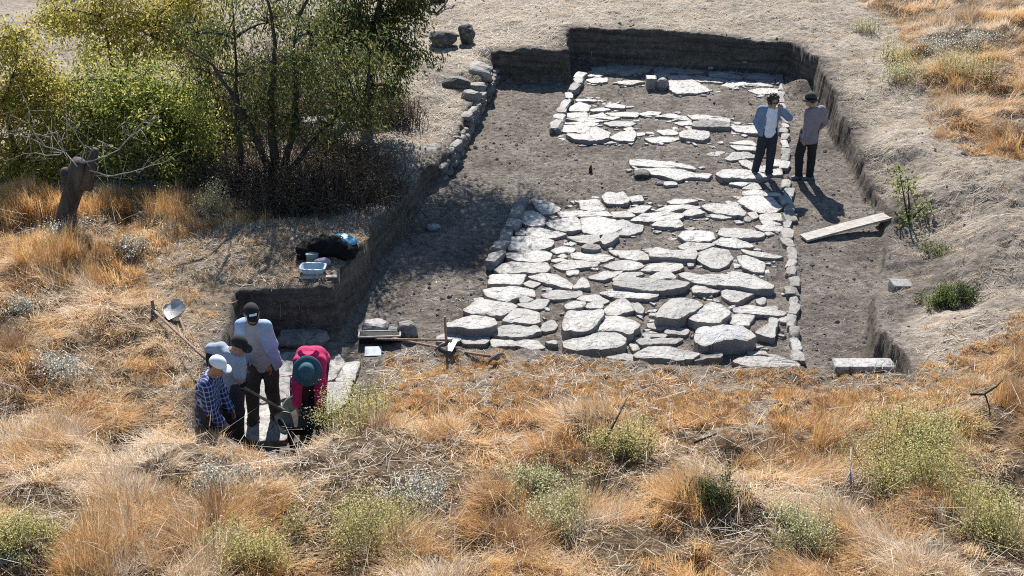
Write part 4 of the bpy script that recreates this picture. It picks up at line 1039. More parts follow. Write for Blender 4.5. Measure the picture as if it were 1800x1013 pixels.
person("person in mauve shirt, dark trousers and green hat, seen from behind, right of the kerb", bB, dict(
    pelvis=(.07, .02, .93), chest=(.13, .0, 1.22), neck=(.11, .0, 1.45), head=(.06, .02, 1.585), face=(-.80, .58, -.1), front=(-.55, .83, 0),
    shL=(.0, -.09, 1.37), elL=(.0, -.15, 1.10), wrL=(-.035, -.15, .88), hdL=(-.07, -.15, .78), shR=(.29, .07, 1.38), elR=(.37, .10, 1.12), wrR=(.25, .18, .95), hdR=(.17, .2, .9),
    hipL=(-.01, .0, .9), hipR=(.15, .05, .9), knL=(-.09, .02, .49), anL=(-.075, .04, .09), knR=(.15, .04, .5), anR=(.13, .0, .09), toeL=(-1, -.25, 0), toeR=(-.9, .1, 0)),
    dict(trousers=charcoal, shoes=shoe_g, shirt=mauve, drop=.12, band=black, scale=.94, lean=-.05), group="two people standing on the road", hair=(hair_d, 'short'), hat=(dkgreen, 'round', .14), seed=5)
bC = U(463, 744, .0)
person("tall bearded person in open light blue shirt and black cap with white patch", bC, dict(
    pelvis=(.02, .03, .92), chest=(-.06, .02, 1.22), neck=(-.085, -.01, 1.44), head=(-.07, -.07, 1.555), face=(.32, -.90, -.26), front=(.15, -1, 0),
    shL=(-.215, .03, 1.345), elL=(-.245, .02, 1.09), wrL=(-.19, -.10, .93), shR=(.06, .0, 1.345), elR=(.125, .03, 1.09), wrR=(.135, -.02, .86), hdR=(.145, -.05, .76), thR=(-.3, -1, 0),
    hipL=(-.06, .03, .88), hipR=(.10, .03, .88), knL=(-.11, -.02, .48), anL=(-.11, -.03, .09), knR=(.12, .0, .48), anR=(.15, .06, .09), toeL=(-.1, -1, 0), toeR=(.45, -1, 0)),
    dict(trousers=olive, shoes=shoe_d, tee=greytee, teedrop=.10, shirt=ltblue, open=(.05, .13), openoff=-.05, drop=.10, name="overshirt", scale=1.035, wr=.016, lean=.06), hair=(hair_d, 'short'), hat=(black, 'cap', white), beard=hair_d, gloves=[('R', glove_t)], seed=7)

# ---- the shovel the man in the grey tee holds; his hands close on its handle
bD = U(410, 778, .0)
SH0 = np.array(bD) + (-.25 + .065, .0, 1.09); SH1 = U(497, 721, .52)
def on_shaft(t):
    q = SH0 + (SH1 - SH0) * t - np.array(bD); return q - np.array([.06 * q[2], 0, 0])
hL, hR = on_shaft(.02), on_shaft(.47); shd = _n(SH1 - SH0)
person("person in grey blue tee and plain black cap leaning over a long shovel", bD, dict(
    pelvis=(.0, .08, .86), chest=(.015, .05, 1.12), neck=(.07, .02, 1.30), head=(.135, -.03, 1.40), face=(.80, -.42, -.42), front=(.6, -.8, 0),
    shL=(-.13, .12, 1.27), elL=(-.27, .14, 1.25), wrL=hL + (-.01, .05, .075), hdL=hL + (.0, -.01, -.02), hnL=(-.8, .2, .3), thL=shd, curlL=.95, shR=(.15, -.09, 1.20), elR=(.155, -.15, .99), wrR=hR + (.0, .03, .08), hdR=hR + (.0, -.02, -.02), hnR=(.8, -.5, .2), thR=shd, curlR=.95,
    hipL=(-.07, .12, .84), hipR=(.07, .02, .84), knL=(-.06, .1, .47), anL=(-.06, .12, .09), knR=(.08, -.02, .47), anR=(.08, -.03, .09), toeL=(.5, -.9, 0), toeR=(.6, -.8, 0)),
    dict(trousers=plum, shoes=shoe_d, shirt=bluetee, sleeve=.4, drop=.08, name="t_shirt", collar=False, wr=.016, lean=.06), hair=(hair_d, 'short'), hat=(black, 'cap'), gloves=[('L', glove_d), ('R', glove_d)], seed=9)
bE = U(380, 824, .0)
person("person in blue plaid shirt and white cap stooping at the grassy trench edge", bE, dict(
    pelvis=(-.05, .0, .86), chest=(-.03, .0, 1.14), neck=(.02, .0, 1.315), head=(.095, -.02, 1.44), face=(.86, -.22, -.45), front=(1, -.15, -.1),
    shR=(-.01, -.16, 1.24), elR=(.02, -.19, .96), wrR=(.13, -.16, .76), shL=(.01, .16, 1.25), elL=(.06, .18, .98), wrL=(.17, .12, .78), hdL=(.23, .10, .70), hdR=(.20, -.14, .68),
    hipR=(-.05, -.09, .85), hipL=(-.05, .09, .85), knR=(.02, -.10, .47), anR=(-.03, -.11, .09), knL=(.03, .10, .47), anL=(-.02, .11, .09), toeL=(1, 0, 0), toeR=(1, -.1, 0)),
    dict(trousers=plum, shoes=shoe_d, shirt=plaid_mat("blue_plaid"), drop=.10, lean=.055), hair=(hair_d, 'short'), hat=(white, 'cap'), beard=None, seed=11)
bF = U(549, 748, .0)
person("person in magenta hooded jacket and teal brimmed hat bending over wheelbarrow", bF, dict(
    pelvis=(.0, .14, .88), chest=(.0, -.10, 1.07), neck=(.0, -.29, 1.09), head=(.0, -.41, 1.05), face=(.0, -.40, -.92), headup=(0, -.9, .4), front=(0, -.35, -1),
    shL=(-.125, -.20, 1.06), elL=(-.14, -.30, .79), wrL=(-.13, -.34, .54), hdL=(-.13, -.38, .45), hnL=(-1, 0, 0), shR=(.125, -.20, 1.06), elR=(.145, -.30, .79), wrR=(.14, -.34, .54), hdR=(.14, -.38, .45), hnR=(1, 0, 0),
    hipL=(-.085, .13, .84), hipR=(.085, .13, .84), knL=(-.09, .06, .47), anL=(-.10, .08, .09), knR=(.09, .06, .47), anR=(.10, .08, .09), toeL=(-.1, -1, 0), toeR=(.1, -1, 0)),
    dict(trousers=maroon, shoes=shoe_d, shirt=pink, drop=.05, name="jacket", hood=True, collar=False, band=teal, lean=.075), hat=(teal, 'flat', .172, .10), seed=13)
# ------------------------------------------------------------------ tools and gear
M['plastic'] = simple("pale_blue_plastic", (0.42, 0.52, 0.60), .35, .05); M['blackplastic'] = simple("black_plastic", (0.012, 0.013, 0.015), .4, .1); M['steel'] = simple("worn_steel", (0.42, 0.42, 0.41), .45, .25, 14, .5)
M['iron'] = simple("rusty_iron", (0.16, 0.14, 0.13), .6, .35, 22, .3); M['barrow'] = simple("dark_green_paint", (0.012, 0.026, 0.022), .5, .4, 9); M['tyre'] = simple("tyre_rubber", (0.018, 0.018, 0.018), .8)
M['sack'] = simple("black_sack", (0.007, 0.007, 0.008), .85, .35, 14, 0, .5, 30); M['turq'] = simple("turquoise_film", (0.03, 0.22, 0.36), .35, .25, 20); M['tealbag'] = simple("dark_teal_film", (0.008, 0.05, 0.055), .4, .3, 18)
M['greybox'] = simple("grey_box", (0.22, 0.26, 0.27), .6, .1); M['board'] = bark_mat("pale_board", (0.34, 0.305, 0.27), (0.52, 0.48, 0.43), 8); M['greysheet'] = simple("grey_sheet", (0.36, 0.42, 0.46), .5, .08)
for k_ in ('sack', 'blackplastic', 'barrow'): M[k_].node_tree.nodes['Principled BSDF'].inputs['Specular IOR Level'].default_value = .15
M['blackplastic'].node_tree.nodes['Principled BSDF'].inputs['Roughness'].default_value = .7
M['darksoil'] = simple('dark_soil', (.035, .030, .027), .95, .4, 20)

def rod(name, a, b, r0, r1, mat, parent, sag=0.0, n=8):
    a, b = np.asarray(a, float), np.asarray(b, float); t = np.linspace(0, 1, 7)[:, None]; p = a + (b - a) * t; p[:, 2] -= sag * np.sin(np.pi * t[:, 0])
    m = MB(); m.tube(p, np.linspace(r0, r1, 7), n); return m.build(name, mat, parent, None, True)

def spade_blade(name, tip, d, nrm, w, ln, mat, parent):
    """pointed, dished shovel blade from the socket along d"""
    d = _n(d); nrm = _n(np.asarray(nrm, float) - d * np.dot(nrm, d)); s = np.cross(d, nrm); nu, nv = 9, 10; V = []
    for side in (0, 1):
        for jx in range(nv + 1):
            v = jx / nv; hw = w / 2 * (min(1, v / .12) ** .5 if v < .12 else 1) * (1 if v < .6 else math.sqrt(max(0.0025, 1 - ((v - .6) / .42) ** 2)))
            for ix in range(nu + 1):
                q = ix / nu * 2 - 1; V.append(np.asarray(tip) + d * ln * v + s * q * hw + nrm * (.035 * q * q + .02 * v * v - .004 * side))
    n1 = (nu + 1); k = n1 * (nv + 1); q = []
    for jx in range(nv):
        for ix in range(nu):
            a = jx * n1 + ix; q += [[a, a + 1, a + n1 + 1, a + n1], [k + a, k + a + n1, k + a + n1 + 1, k + a + 1]]
    edge = [i for i in range(n1)] + [jx * n1 + nu for jx in range(1, nv + 1)] + [nv * n1 + i for i in range(nu - 1, -1, -1)] + [jx * n1 for jx in range(nv - 1, 0, -1)]
    q += [[edge[i], edge[(i + 1) % len(edge)], edge[(i + 1) % len(edge)] + k, edge[i] + k] for i in range(len(edge))]
    return mesh_np(name, np.array(V), q, None, mat, True, parent)

def at(root, p): return np.asarray(p, float) - np.array(root.location)

# shovel in use
sv = thing("shovel", "long wooden shovel held by the person in the grey blue tee, blade at the barrow", "shovel", SH1)
rod("handle", at(sv, SH0 - shd * .06), at(sv, SH1), .017, .018, M['wood'], sv)
rod("socket", at(sv, SH1 - shd * .10), at(sv, SH1 + shd * .03), .021, .024, M['iron'], sv)
spade_blade("blade", at(sv, SH1 + shd * .0), _n(shd * .5 + np.array([-.15, -.25, -.8])), (-.3, -.9, .2), .24, .30, M['steel'], sv)

# shovel lying on the bank
g0, g1 = G(317, 566), G(331, 603); sv2 = thing("shovel", "shovel lying on the dry bank with its pale dished blade up", "shovel", g0)
h0 = g0 + (0, 0, .06); h1 = g1 + (0, 0, .03); rod("handle", at(sv2, h0), at(sv2, h1), .017, .017, M['wood'], sv2)
spade_blade("blade", at(sv2, h0 - _n(h1 - h0) * .02), _n(-(h1 - h0) + np.array([-.12, .0, .06])), (-.1, -.75, 1), .28, .31, M['steel'], sv2)
# mattock leaning on the bank: handle only shows, head in the tuft
g0, g1 = G(272, 558), U(361, 631, 1.02); mk = thing("mattock", "mattock resting on the bank, head in the dry tuft, handle toward the workers", "mattock", g0)
a_ = g0 + (0, 0, .10); rod("handle", at(mk, a_), at(mk, g1), .019, .017, M['wood'], mk)
m_ = MB(); dd = _n(g1 - a_); sd_ = _n(np.cross(dd, [0, 0, 1])); upv = np.cross(sd_, dd)
m_.box(at(mk, a_ + upv * -.0), (.03, .028, .03), np.stack([sd_, dd, upv], 1), .006); m_.box(at(mk, a_ - upv * .10), (.045, .008, .10), np.stack([sd_, dd, upv], 1), .004); m_.box(at(mk, a_ + upv * .08), (.02, .012, .07), np.stack([sd_, dd, upv], 1), .004)
m_.build("head", M['iron'], mk)

# wheelbarrow
wb = U(534, 772, .0); W = thing("wheelbarrow", "dark green wheelbarrow in front of the person in magenta", "wheelbarrow", wb); W.scale = (.80, .80, .70)
def tray():
    sec = [(-.40, .17, .30), (-.36, .19, .30), (.34, .20, .26), (.38, .20, .26)]; V = []; n = 28
    def ring(sx, sy, z, off, cx=0, p=4.0):
        th = np.arange(n) * 2 * np.pi / n; c, s = np.cos(th), np.sin(th); rr = 1 / (np.abs(c) ** p + np.abs(s) ** p) ** (1 / p); return np.stack([rr * c * sx, rr * s * sy + off, np.full(n, z)], 1)
    rows = [ring(.17, .26, .31, -.02), ring(.20, .30, .33, -.01), ring(.30, .42, .58, .0), ring(.325, .445, .585, .0), ring(.325, .445, .575, .0), ring(.292, .41, .565, .0), ring(.19, .285, .345, -.01), ring(.15, .24, .335, -.02)]
    m = MB(); V = np.concatenate(rows); q = [[i * n + j, i * n + (j + 1) % n, (i + 1) * n + (j + 1) % n, (i + 1) * n + j] for i in range(len(rows) - 1) for j in range(n)]
    V = np.concatenate([V, [[0, -.02, .31], [0, -.02, .335]]]); t = [[len(rows) * n, (j + 1) % n, j] for j in range(n)] + [[len(rows) * n + 1, (len(rows) - 1) * n + j, (len(rows) - 1) * n + (j + 1) % n] for j in range(n)]
    m.add(V, q, t); return m
to = tray().build("tray", M['barrow'], W, None, True)
m_ = MB(); rr_ = np.random.default_rng(5); xs = rr_.uniform(-1, 1, (60, 2)); 
th = np.arange(20) * 2 * np.pi / 20; rows = [np.stack([np.cos(th) * .235 * s_, np.sin(th) * .33 * s_, .42 + .09 * (1 - s_ ** 2) + rr_.normal(0, .01, 20)], 1) for s_ in (1, .8, .6, .4, .2)]; V = np.concatenate(rows + [np.array([[0, 0, .52]])])
mesh_np("soil_load", V, [[i * 20 + j, i * 20 + (j + 1) % 20, (i + 1) * 20 + (j + 1) % 20, (i + 1) * 20 + j] for i in range(4) for j in range(20)], [[80 + j, 80 + (j + 1) % 20, 100] for j in range(20)], M['darksoil'], True, W)
for s_ in (-1, 1):
    m_ = MB(); m_.tube([(s_ * .06, -.62, .19), (s_ * .17, -.30, .29), (s_ * .20, .3, .33), (s_ * .245, .56, .56), (s_ * .25, .66, .64)], [.016] * 5); m_.build("frame_bar", M['blackplastic'], W, None, True)
    rod("grip", (s_ * .25, .63, .61), (s_ * .252, .75, .72), .021, .021, M['blackplastic'], W); rod("grip_end", (s_ * .252, .745, .715), (s_ * .253, .77, .74), .023, .020, M['steel'], W)
    m_ = MB(); m_.tube([(s_ * .19, .22, .32), (s_ * .2, .26, .12), (s_ * .2, .27, .01)], .015); m_.build("leg", M['iron'], W, None, True)
wheel = MB(); th = np.arange(25) * 2 * np.pi / 24; wheel.tube(np.stack([np.zeros(25), -.62 + np.cos(th) * .155, .19 + np.sin(th) * .155], 1), .036, 8, False); wo = wheel.build("wheel", M['tyre'], W, None, True); 
rod("rim", (-.03, -.62, .19), (.03, -.62, .19), .115, .115, M['steel'], wo, 0, 20)

# tools lying on the near edge
def lie(px, py, h): p = G(px, py); return p + (0, 0, h)
a_, b_ = lie(690, 605, .10), lie(872, 640, .10); pk = thing("pickaxe", "long handled mattock lying on the cropped grass, iron head to the right", "pickaxe", lie(780, 622, 0))
rod("handle", at(pk, a_), at(pk, b_), .016, .021, M['wood'], pk, .015); dd = _n(b_ - a_); sd_ = np.cross(dd, [0, 0, 1]); Rk = np.stack([sd_, dd, np.cross(sd_, dd)], 1)
m_ = MB(); m_.box(at(pk, b_), (.035, .04, .035), Rk, .008); tq = np.linspace(-1, 1, 9); m_.tube([at(pk, b_) + sd_ * q * .15 + np.array([0, 0, .03 - .05 * q * q]) for q in tq], [.012, .02, .024, .028, .03, .028, .026, .022, .012]); m_.build("head", M['iron'], pk, None, False)
a_, b_ = lie(660, 606, .09), lie(792, 612, .12); hoe = thing("hoe", "hoe lying beside the mattock, handle end near the black tray", "hoe", lie(700, 608, 0))
rod("handle", at(hoe, a_), at(hoe, b_), .015, .017, M['wood'], hoe); m_ = MB(); dd = _n(b_ - a_); sd_ = np.cross(dd, [0, 0, 1]); m_.box(at(hoe, b_ + np.array([.02, -.10, -.02])), (.05, .11, .006), frame(x=(.94, -.34, 0), z=(.1, -.3, 1)), .003); m_.box(at(hoe, b_), (.03, .024, .024), np.stack([dd, sd_, np.cross(dd, sd_)], 1), .005); m_.build("blade", M['steel'], hoe)
p0 = lie(785, 612, .02); p1 = U(782, 557, p0[2] + .46); sh3 = thing("hand_pick", "short pick standing upright at the pavement corner with its brown handle up", "pick", p0)
rod("handle", at(sh3, p0 + (0, 0, .02)), at(sh3, p1), .019, .016, M['wood'], sh3); m_ = MB(); m_.tube([at(sh3, p0) + (q * .16, -abs(q) * .05, .05 - .09 * q * q) for q in tq], [.008, .016, .022, .026, .028, .026, .022, .016, .008]); m_.build("head", M['iron'], sh3, None, True)
# black tray with pale rim
p0 = lie(668, 601, .02); td = thing("tool_tray", "black shallow tray with pale rim lying at the corner of the grass bank", "tray", p0); m_ = MB(); m_.box((0, 0, .05), (.28, .09, .05), None, .012); m_.build("tray_body", M['blackplastic'], td)
m_ = MB(); [m_.box(c, h, None, .004) for c, h in (((0, .095, .10), (.295, .012, .012)), ((0, -.095, .10), (.295, .012, .012)), ((.287, 0, .10), (.012, .085, .012)), ((-.287, 0, .10), (.012, .085, .012)))]; m_.build("rim", M['board'], td); td.rotation_euler = (R(-6), 0, R(3))
p0 = lie(656, 621, .03); m_ = MB(); rot = frame(x=(1, .05, 0), z=(0, -.28, 1)); m_.box((0, 0, 0), (.115, .09, .006), rot, .003); o = m_.build("sheet", M['greysheet'], None, None); o.location = p0; tag(o, "small blue grey sheet lying on the grass in front of the black tray", "sheet")

# plank across the right bank
c0, c1 = U(1412, 422, .02), U(1571, 380, .20); pd = _n(c1 - c0); sd_ = _n(np.cross(pd, [0, 0, 1])); Rp = np.stack([pd, sd_, np.cross(pd, sd_)], 1); m_ = MB()
L_ = np.linalg.norm(c1 - c0); N_ = 14
V = []
for i in range(N_ + 1):
    for (yy, zz) in ((-.115, -.018), (.115, -.018), (.115, .018), (-.115, .018)): V.append(np.array([(i / N_ - .5) * L_, yy, zz - .006 * math.sin(math.pi * i / N_)]))
q = [[i * 4 + k, i * 4 + (k + 1) % 4, (i + 1) * 4 + (k + 1) % 4, (i + 1) * 4 + k] for i in range(N_) for k in range(4)] + [[3, 2, 1, 0], [N_ * 4 + k for k in range(4)]]
m_.add(np.array(V) @ Rp.T, q); o = m_.build("plank", M['board'], None, None); o.location = (c0 + c1) / 2 + np.array([0, 0, .03]); tag(o, "pale wooden plank sloping up the bank right of the kerb", "plank")

# gear on the left bank
p0 = G(572, 446)
def sackmesh(name, c, rad, seed, mat, parent=None, cutb=.35):
    V, Q = sdf_mesh([ell((-.25, 0, .06), (.22, .22, .13), k=.1), ell((.12, .02, .10), (.34, .24, .16), k=.1), ell((.36, .0, .06), (.16, .2, .12), k=.1), bx((0, 0, -.2), (.8, .6, .2), None, .01, 'sub', k=.02)], .018, .06, .05, seed)
    return mesh_np(name, V * rad, Q, None, mat, True, parent)
sk = sackmesh("sack", p0, np.array([.92, 1, 1.05]), 4, M['sack']); sk.location = p0; tag(sk, "black slumped sack with turquoise patch lying at the bank edge", "sack")
V, Q = sdf_mesh([ell((.20, .08, .20), (.15, .13, .055), k=.05), ell((.34, .05, .16), (.12, .14, .06), k=.05)], .012, .04, .03, 8); so = mesh_np("turquoise_bag", V, Q, None, M['turq'], True, None); so.location = p0; tag(so, "crumpled turquoise plastic bag on top of the black sack", "bag")
p1 = G(551, 481)
tb = thing("plastic_tub", "clear pale blue plastic tub with wide rim beside the black sack", "tub", p1, None, R(-4)); tb.scale = (.85, .8, .9); m_ = MB(); n = 24; th = np.arange(n) * 2 * np.pi / n
def rr(sx, sy, z, p=5.): c, s = np.cos(th), np.sin(th); k = 1 / (np.abs(c) ** p + np.abs(s) ** p) ** (1 / p); return np.stack([k * c * sx, k * s * sy, np.full(n, z)], 1)
rows = [rr(.155, .10, 0.), rr(.165, .108, .01), rr(.185, .125, .125), rr(.182, .122, .125), rr(.16, .10, .015), rr(.10, .06, .012)]; V = np.concatenate(rows); m_.add(V, [[i * n + j, i * n + (j + 1) % n, (i + 1) * n + (j + 1) % n, (i + 1) * n + j] for i in range(5) for j in range(n)], None)
V = np.concatenate([rr(.10, .06, .012), [[0, 0, .012]]]); m_.add(V, None, [[j, (j + 1) % n, n] for j in range(n)]); m_.build("tub_body", M['plastic'], tb, None, True)
m_ = MB(); rows = [rr(.181, .121, .118), rr(.222, .155, .120), rr(.222, .155, .128), rr(.181, .121, .130)]; m_.add(np.concatenate(rows), [[i * n + j, i * n + (j + 1) % n, ((i + 1) % 4) * n + (j + 1) % n, ((i + 1) % 4) * n + j] for i in range(4) for j in range(n)]); m_.build("rim", M['plastic'], tb, None, True)
p2 = G(550, 460); m_ = MB(); m_.box((0, 0, .07), (.085, .06, .07), frame(x=(1, .1, 0), z=(0, -.15, 1)), .015); m_.box((0, 0, .145), (.09, .065, .008), frame(x=(1, .1, 0), z=(0, -.15, 1)), .004); o = m_.build("storage_box", M['greybox'], None, None); o.location = p2; tag(o, "small grey lidded box between the tub and the sack", "box")
p2 = G(566, 464); V, Q = sdf_mesh([ell((0, 0, .04), (.09, .07, .05), k=.03), ell((.07, .02, .03), (.06, .06, .045), k=.03), ell((-.06, -.01, .03), (.05, .05, .04), k=.03)], .012, .03, .03, 21); o = mesh_np("rag", V, Q, None, cloth("grey_mauve_rag", (.32, .30, .36)), True, None); o.location = p2; tag(o, "crumpled pale mauve rag behind the plastic tub", "rag")
p2 = G(560, 489); m_ = MB(); m_.box((0, 0, .02), (.26, .035, .012), frame(x=(1, .05, .0), z=(0, 0, 1)), .004); o = m_.build("wood_slat", M['board'], None, None); o.location = p2; tag(o, "thin wooden slat on the ground in front of the tub", "slat")
p2 = U(1038, 304, .0); m_ = MB(); m_.tube([(0, 0, 0), (0, 0, .09), (.004, 0, .12), (.004, 0, .15)], [.034, .034, .018, .016], 12); o = m_.build("bottle", simple("brown_bottle", (.05, .022, .012), .25), None, None, True); o.location = p2; tag(o, "small dark brown bottle standing on the bare road soil", "bottle")
# sticks and branches lying about
def stick(label, pts, r0, r1, mat, name="branch", cat="branch", forks=()):
    m = MB(); P = [np.asarray(p, float) for p in pts]; c = P[0]; m.tube([p - c for p in P], np.linspace(r0, r1, len(P)), 7)
    for fk in forks: m.tube([np.asarray(p, float) - c for p in fk], np.linspace(r1 * 1.4, r1 * .6, len(fk)), 6)
    o = m.build(name, mat, None, None, True); o.location = c; return tag(o, label, cat)
g = lambda a, b, h=.04: G(a, b) + np.array([0, 0, h])
stick("dark forked fallen branch on the pale ground at the top edge", [g(746, 15, .10), g(755, 22, .03), g(768, 26, .03), g(778, 18, .06), g(789, 8, .16), g(802, 1, .28)], .035, .02, M['bark'], forks=[[g(782, 14, .08), g(781, 6, .3), g(779, -4, .6)]])
stick("short dark log lying behind the forked branch at the top edge", [g(757, 4, .05), g(768, 5, .06), g(780, 4, .05)], .07, .06, M['bark'], "log", "log")
stick("dark diagonal stick in the dry grass below the road", [g(1062, 793, .12), g(1080, 774, .25), g(1100, 755, .42)], .014, .008, M['bark'], "stick", "stick")
stick("thin dark twig lying in the grass right of the diagonal stick", [g(1218, 802, .18), g(1236, 800, .22), g(1257, 797, .26)], .014, .008, M['bark'], "stick", "stick")
stick("dark bent twig in the tall grass at the right edge", [g(1700, 722, .22), g(1722, 728, .26), g(1742, 722, .32), g(1752, 716, .36)], .016, .008, M['bark'], "stick", "stick", forks=[[g(1724, 727, .26), g(1732, 738, .2), g(1738, 748, .12)]])
stick("pale forked dead stick in the lower right grass", [g(1494, 892, .10), g(1488, 868, .32), g(1486, 852, .48)], .012, .006, M['deadwood'], "stick", "stick", forks=[[g(1488, 870, .3), g(1478, 885, .2), g(1470, 896, .12)], [g(1488, 866, .34), g(1496, 880, .22), g(1498, 896, .1)]])
# ------------------------------------------------------------------ grass: too many blades to count, grown in tufts
def mesh_fast(name, V, q, t, mat, col, parent=None, loc=None):
    return mesh_np(name, V, q, t, mat, False, parent, loc, {"col": col})

def blade_arrays(root, ang, lean, bend, L, W, seg=3, rs=None):
    n = len(root); hx, hy = np.cos(ang), np.sin(ang); P = [root]; p = root.copy()
    for s in range(seg):
        th = lean + bend * (s + .5) / seg
        p = p + np.stack([hx * np.sin(th), hy * np.sin(th), np.cos(th)], 1) * (L / seg)[:, None]; P.append(p)
    tw = rs.uniform(-1, 1, n); sx = -hy + .5 * tw * hx; sy = hx + .5 * tw * hy; side = np.stack([sx, sy, .4 * tw], 1); side /= np.linalg.norm(side, axis=1)[:, None]
    V = []
    for s in range(seg):
        w = W * (1 - .55 * s / seg); V += [P[s] - side * w[:, None] / 2, P[s] + side * w[:, None] / 2]
    V.append(P[-1]); V = np.stack(V, 1); k = 2 * seg + 1; b = (np.arange(n) * k)[:, None]
    q = np.concatenate([b + np.array([[2 * s, 2 * s + 1, 2 * s + 3, 2 * s + 2]]) for s in range(seg - 1)]); t = b + np.array([[2 * seg - 2, 2 * seg - 1, 2 * seg]])
    return V.reshape(-1, 3), q, t, k

PAL = np.array([(.74, .44, .155), (.78, .54, .27), (.81, .63, .42), (.84, .73, .59), (.38, .215, .115), (.62, .46, .22)])
def scatter(polys, dens, rs, box=(-12, 8.5, 13.5, 34), pxr=(-140, 1940, -130, 1120)):
    n = int((box[2] - box[0]) * (box[3] - box[1]) * dens); x = rs.uniform(box[0], box[2], n); y = rs.uniform(box[1], box[3], n)
    m = np.minimum.reduce([poly_sd(x, y, p) for p in polys]); pp, _ = PX(np.stack([x, y, np.full(n, .8)], 1))
    k = (m < 0) & (pp[:, 0] > pxr[0]) & (pp[:, 0] < pxr[1]) & (pp[:, 1] > pxr[2]) & (pp[:, 1] < pxr[3]) & (poly_sd(x, y, TRENCH) > .10)
    return x[k], y[k], -m[k], pp[k]

def tufts(x, y, nb, rad, hgt, lean, wid, rs, edge=None, flow=None, pal=None, spread=.5, palette=PAL):
    """one array of blades for all tufts"""
    n = len(x); nb = np.broadcast_to(nb, (n,)).astype(int); id_ = np.repeat(np.arange(n), nb); N = len(id_)
    a = rs.uniform(0, 2 * np.pi, N); r = np.sqrt(rs.random(N)) * np.broadcast_to(rad, (n,))[id_]
    bx_ = x[id_] + np.cos(a) * r; by_ = y[id_] + np.sin(a) * r; bz = hz(bx_, by_) - .015
    fl = (np.zeros(n) if flow is None else flow)[id_]; ang = fl + rs.normal(0, spread, N)
    ln = np.clip(np.broadcast_to(lean, (n,))[id_] + rs.normal(0, .22, N), 0.02, 1.5); bd = rs.uniform(.15, .8, N)
    bd = np.minimum(bd, 1.62 - ln)
    L = np.broadcast_to(hgt, (n,))[id_] * rs.uniform(.55, 1.2, N); W = wid * rs.uniform(.6, 1.3, N)
    c = palette[(pal[id_] if pal is not None else np.zeros(N, int))]; alt = palette[rs.integers(0, len(palette), N)]; f = (rs.random(N) * .55)[:, None]
    c = (c * (1 - f) + alt * f) * rs.uniform(.72, 1.18, N)[:, None]
    V, q, t, k = blade_arrays(np.stack([bx_, by_, bz], 1), ang, ln, bd, L, W, 3, rs)
    return V, q, t, np.repeat(c, k, axis=0)

class GA:
    def __init__(s): s.V, s.q, s.t, s.c, s.n = [], [], [], [], 0
    def add(s, V, q, t, c): s.V.append(V); s.q.append(q + s.n); s.t.append(t + s.n); s.c.append(c); s.n += len(V)
    def build(s, name, mat): return mesh_fast(name, np.concatenate(s.V), np.concatenate(s.q), np.concatenate(s.t), mat, np.concatenate(s.c))

rs = np.random.default_rng(2024)
ga = GA()
def in_px(pp, poly):
    return poly_sd(pp[:, 0], pp[:, 1], poly) < 0
def flow_at(x, y): return 2.6 * np.pi * fbm(x, y, 1.5, 2, 301) + .5
def pal_at(x, y, rs):
    k = fbm(x, y, .75, 3, 311) + rs.normal(0, .22, len(x))
    return np.select([k < -.38, k < -.12, k < .12, k < .36], [4, 0, 1, 2], 3)
# matted, lodged long grass of the foreground and the right slope
x, y, dm, pp = scatter(TALL, 56, rs)
upr = in_px(pp, [(-200, 320), (560, 330), (540, 390), (260, 440), (230, 500), (-200, 480)])
big = fbm(x, y, .55, 2, 321); keep = rs.random(len(x)) < np.clip(.58 + 1.7 * big, .02, 1)
x, y, dm, pp, upr, big = x[keep], y[keep], dm[keep], pp[keep], upr[keep], big[keep]
edge = smooth(dm / .6) * smooth(.25 + poly_sd(x, y, TRENCH) / .7); hg = (.16 + .27 * np.clip(big + .35, 0, 1)) * rs.uniform(.7, 1.3, len(x)) * (.35 + .65 * edge) * np.where(upr, .95, 1)
lean = np.where(upr, .18, np.clip(.9 + .8 * fbm(x, y, .8, 2, 331) + rs.normal(0, .2, len(x)), .2, 1.4)); rad = rs.uniform(.05, .15, len(x))
pl = np.where(upr, np.where(rs.random(len(x)) < .6, 0, 1), pal_at(x, y, rs))
ga.add(*tufts(x, y, rs.integers(45, 90, len(x)), rad, hg, lean, .0062, rs, None, flow_at(x, y), pl, .75))
# low matted mass between the tufts
x, y, dm, pp = scatter(TALL, 130, rs); big = fbm(x, y, .55, 2, 321); k = rs.random(len(x)) < np.clip(.62 + 1.5 * big, .08, 1); x, y, dm, pp = x[k], y[k], dm[k], pp[k]
ga.add(*tufts(x, y, rs.integers(18, 34, len(x)), rs.uniform(.06, .14, len(x)), rs.uniform(.10, .24, len(x)), rs.uniform(.7, 1.4, len(x)), .0065, rs, None, flow_at(x, y) + rs.normal(0, .8, len(x)), pal_at(x, y, rs), .8))
# cropped tufts along the front of the road
x, y, dm, pp = scatter([CROP], 190, rs)
big = fbm(x, y, .3, 2, 341); k = rs.random(len(x)) < np.clip(.6 + 1.0 * big, .12, 1); x, y, dm, pp = x[k], y[k], dm[k], pp[k]
ga.add(*tufts(x, y, rs.integers(28, 60, len(x)), rs.uniform(.03, .08, len(x)), rs.uniform(.07, .16, len(x)) * np.clip((pp[:, 1] - 600) / 90, .6, 1.5), rs.uniform(.3, .9, len(x)), .0085, rs, None, rs.uniform(0, 6.28, len(x)), np.select([rs.random(len(x)) < .3, rs.random(len(x)) < .6], [4, 0], 1), .9))
LEDGE = P2([(230,400),(420,395),(640,378),(660,400),(600,500),(420,512),(392,600),(330,680),(250,560)], .74)
x, y, dm, pp = scatter([LEDGE], 90, rs); k = rs.random(len(x)) < np.clip(.5 + 1.3 * fbm(x, y, .45, 3, 391), .08, 1); x, y = x[k], y[k]
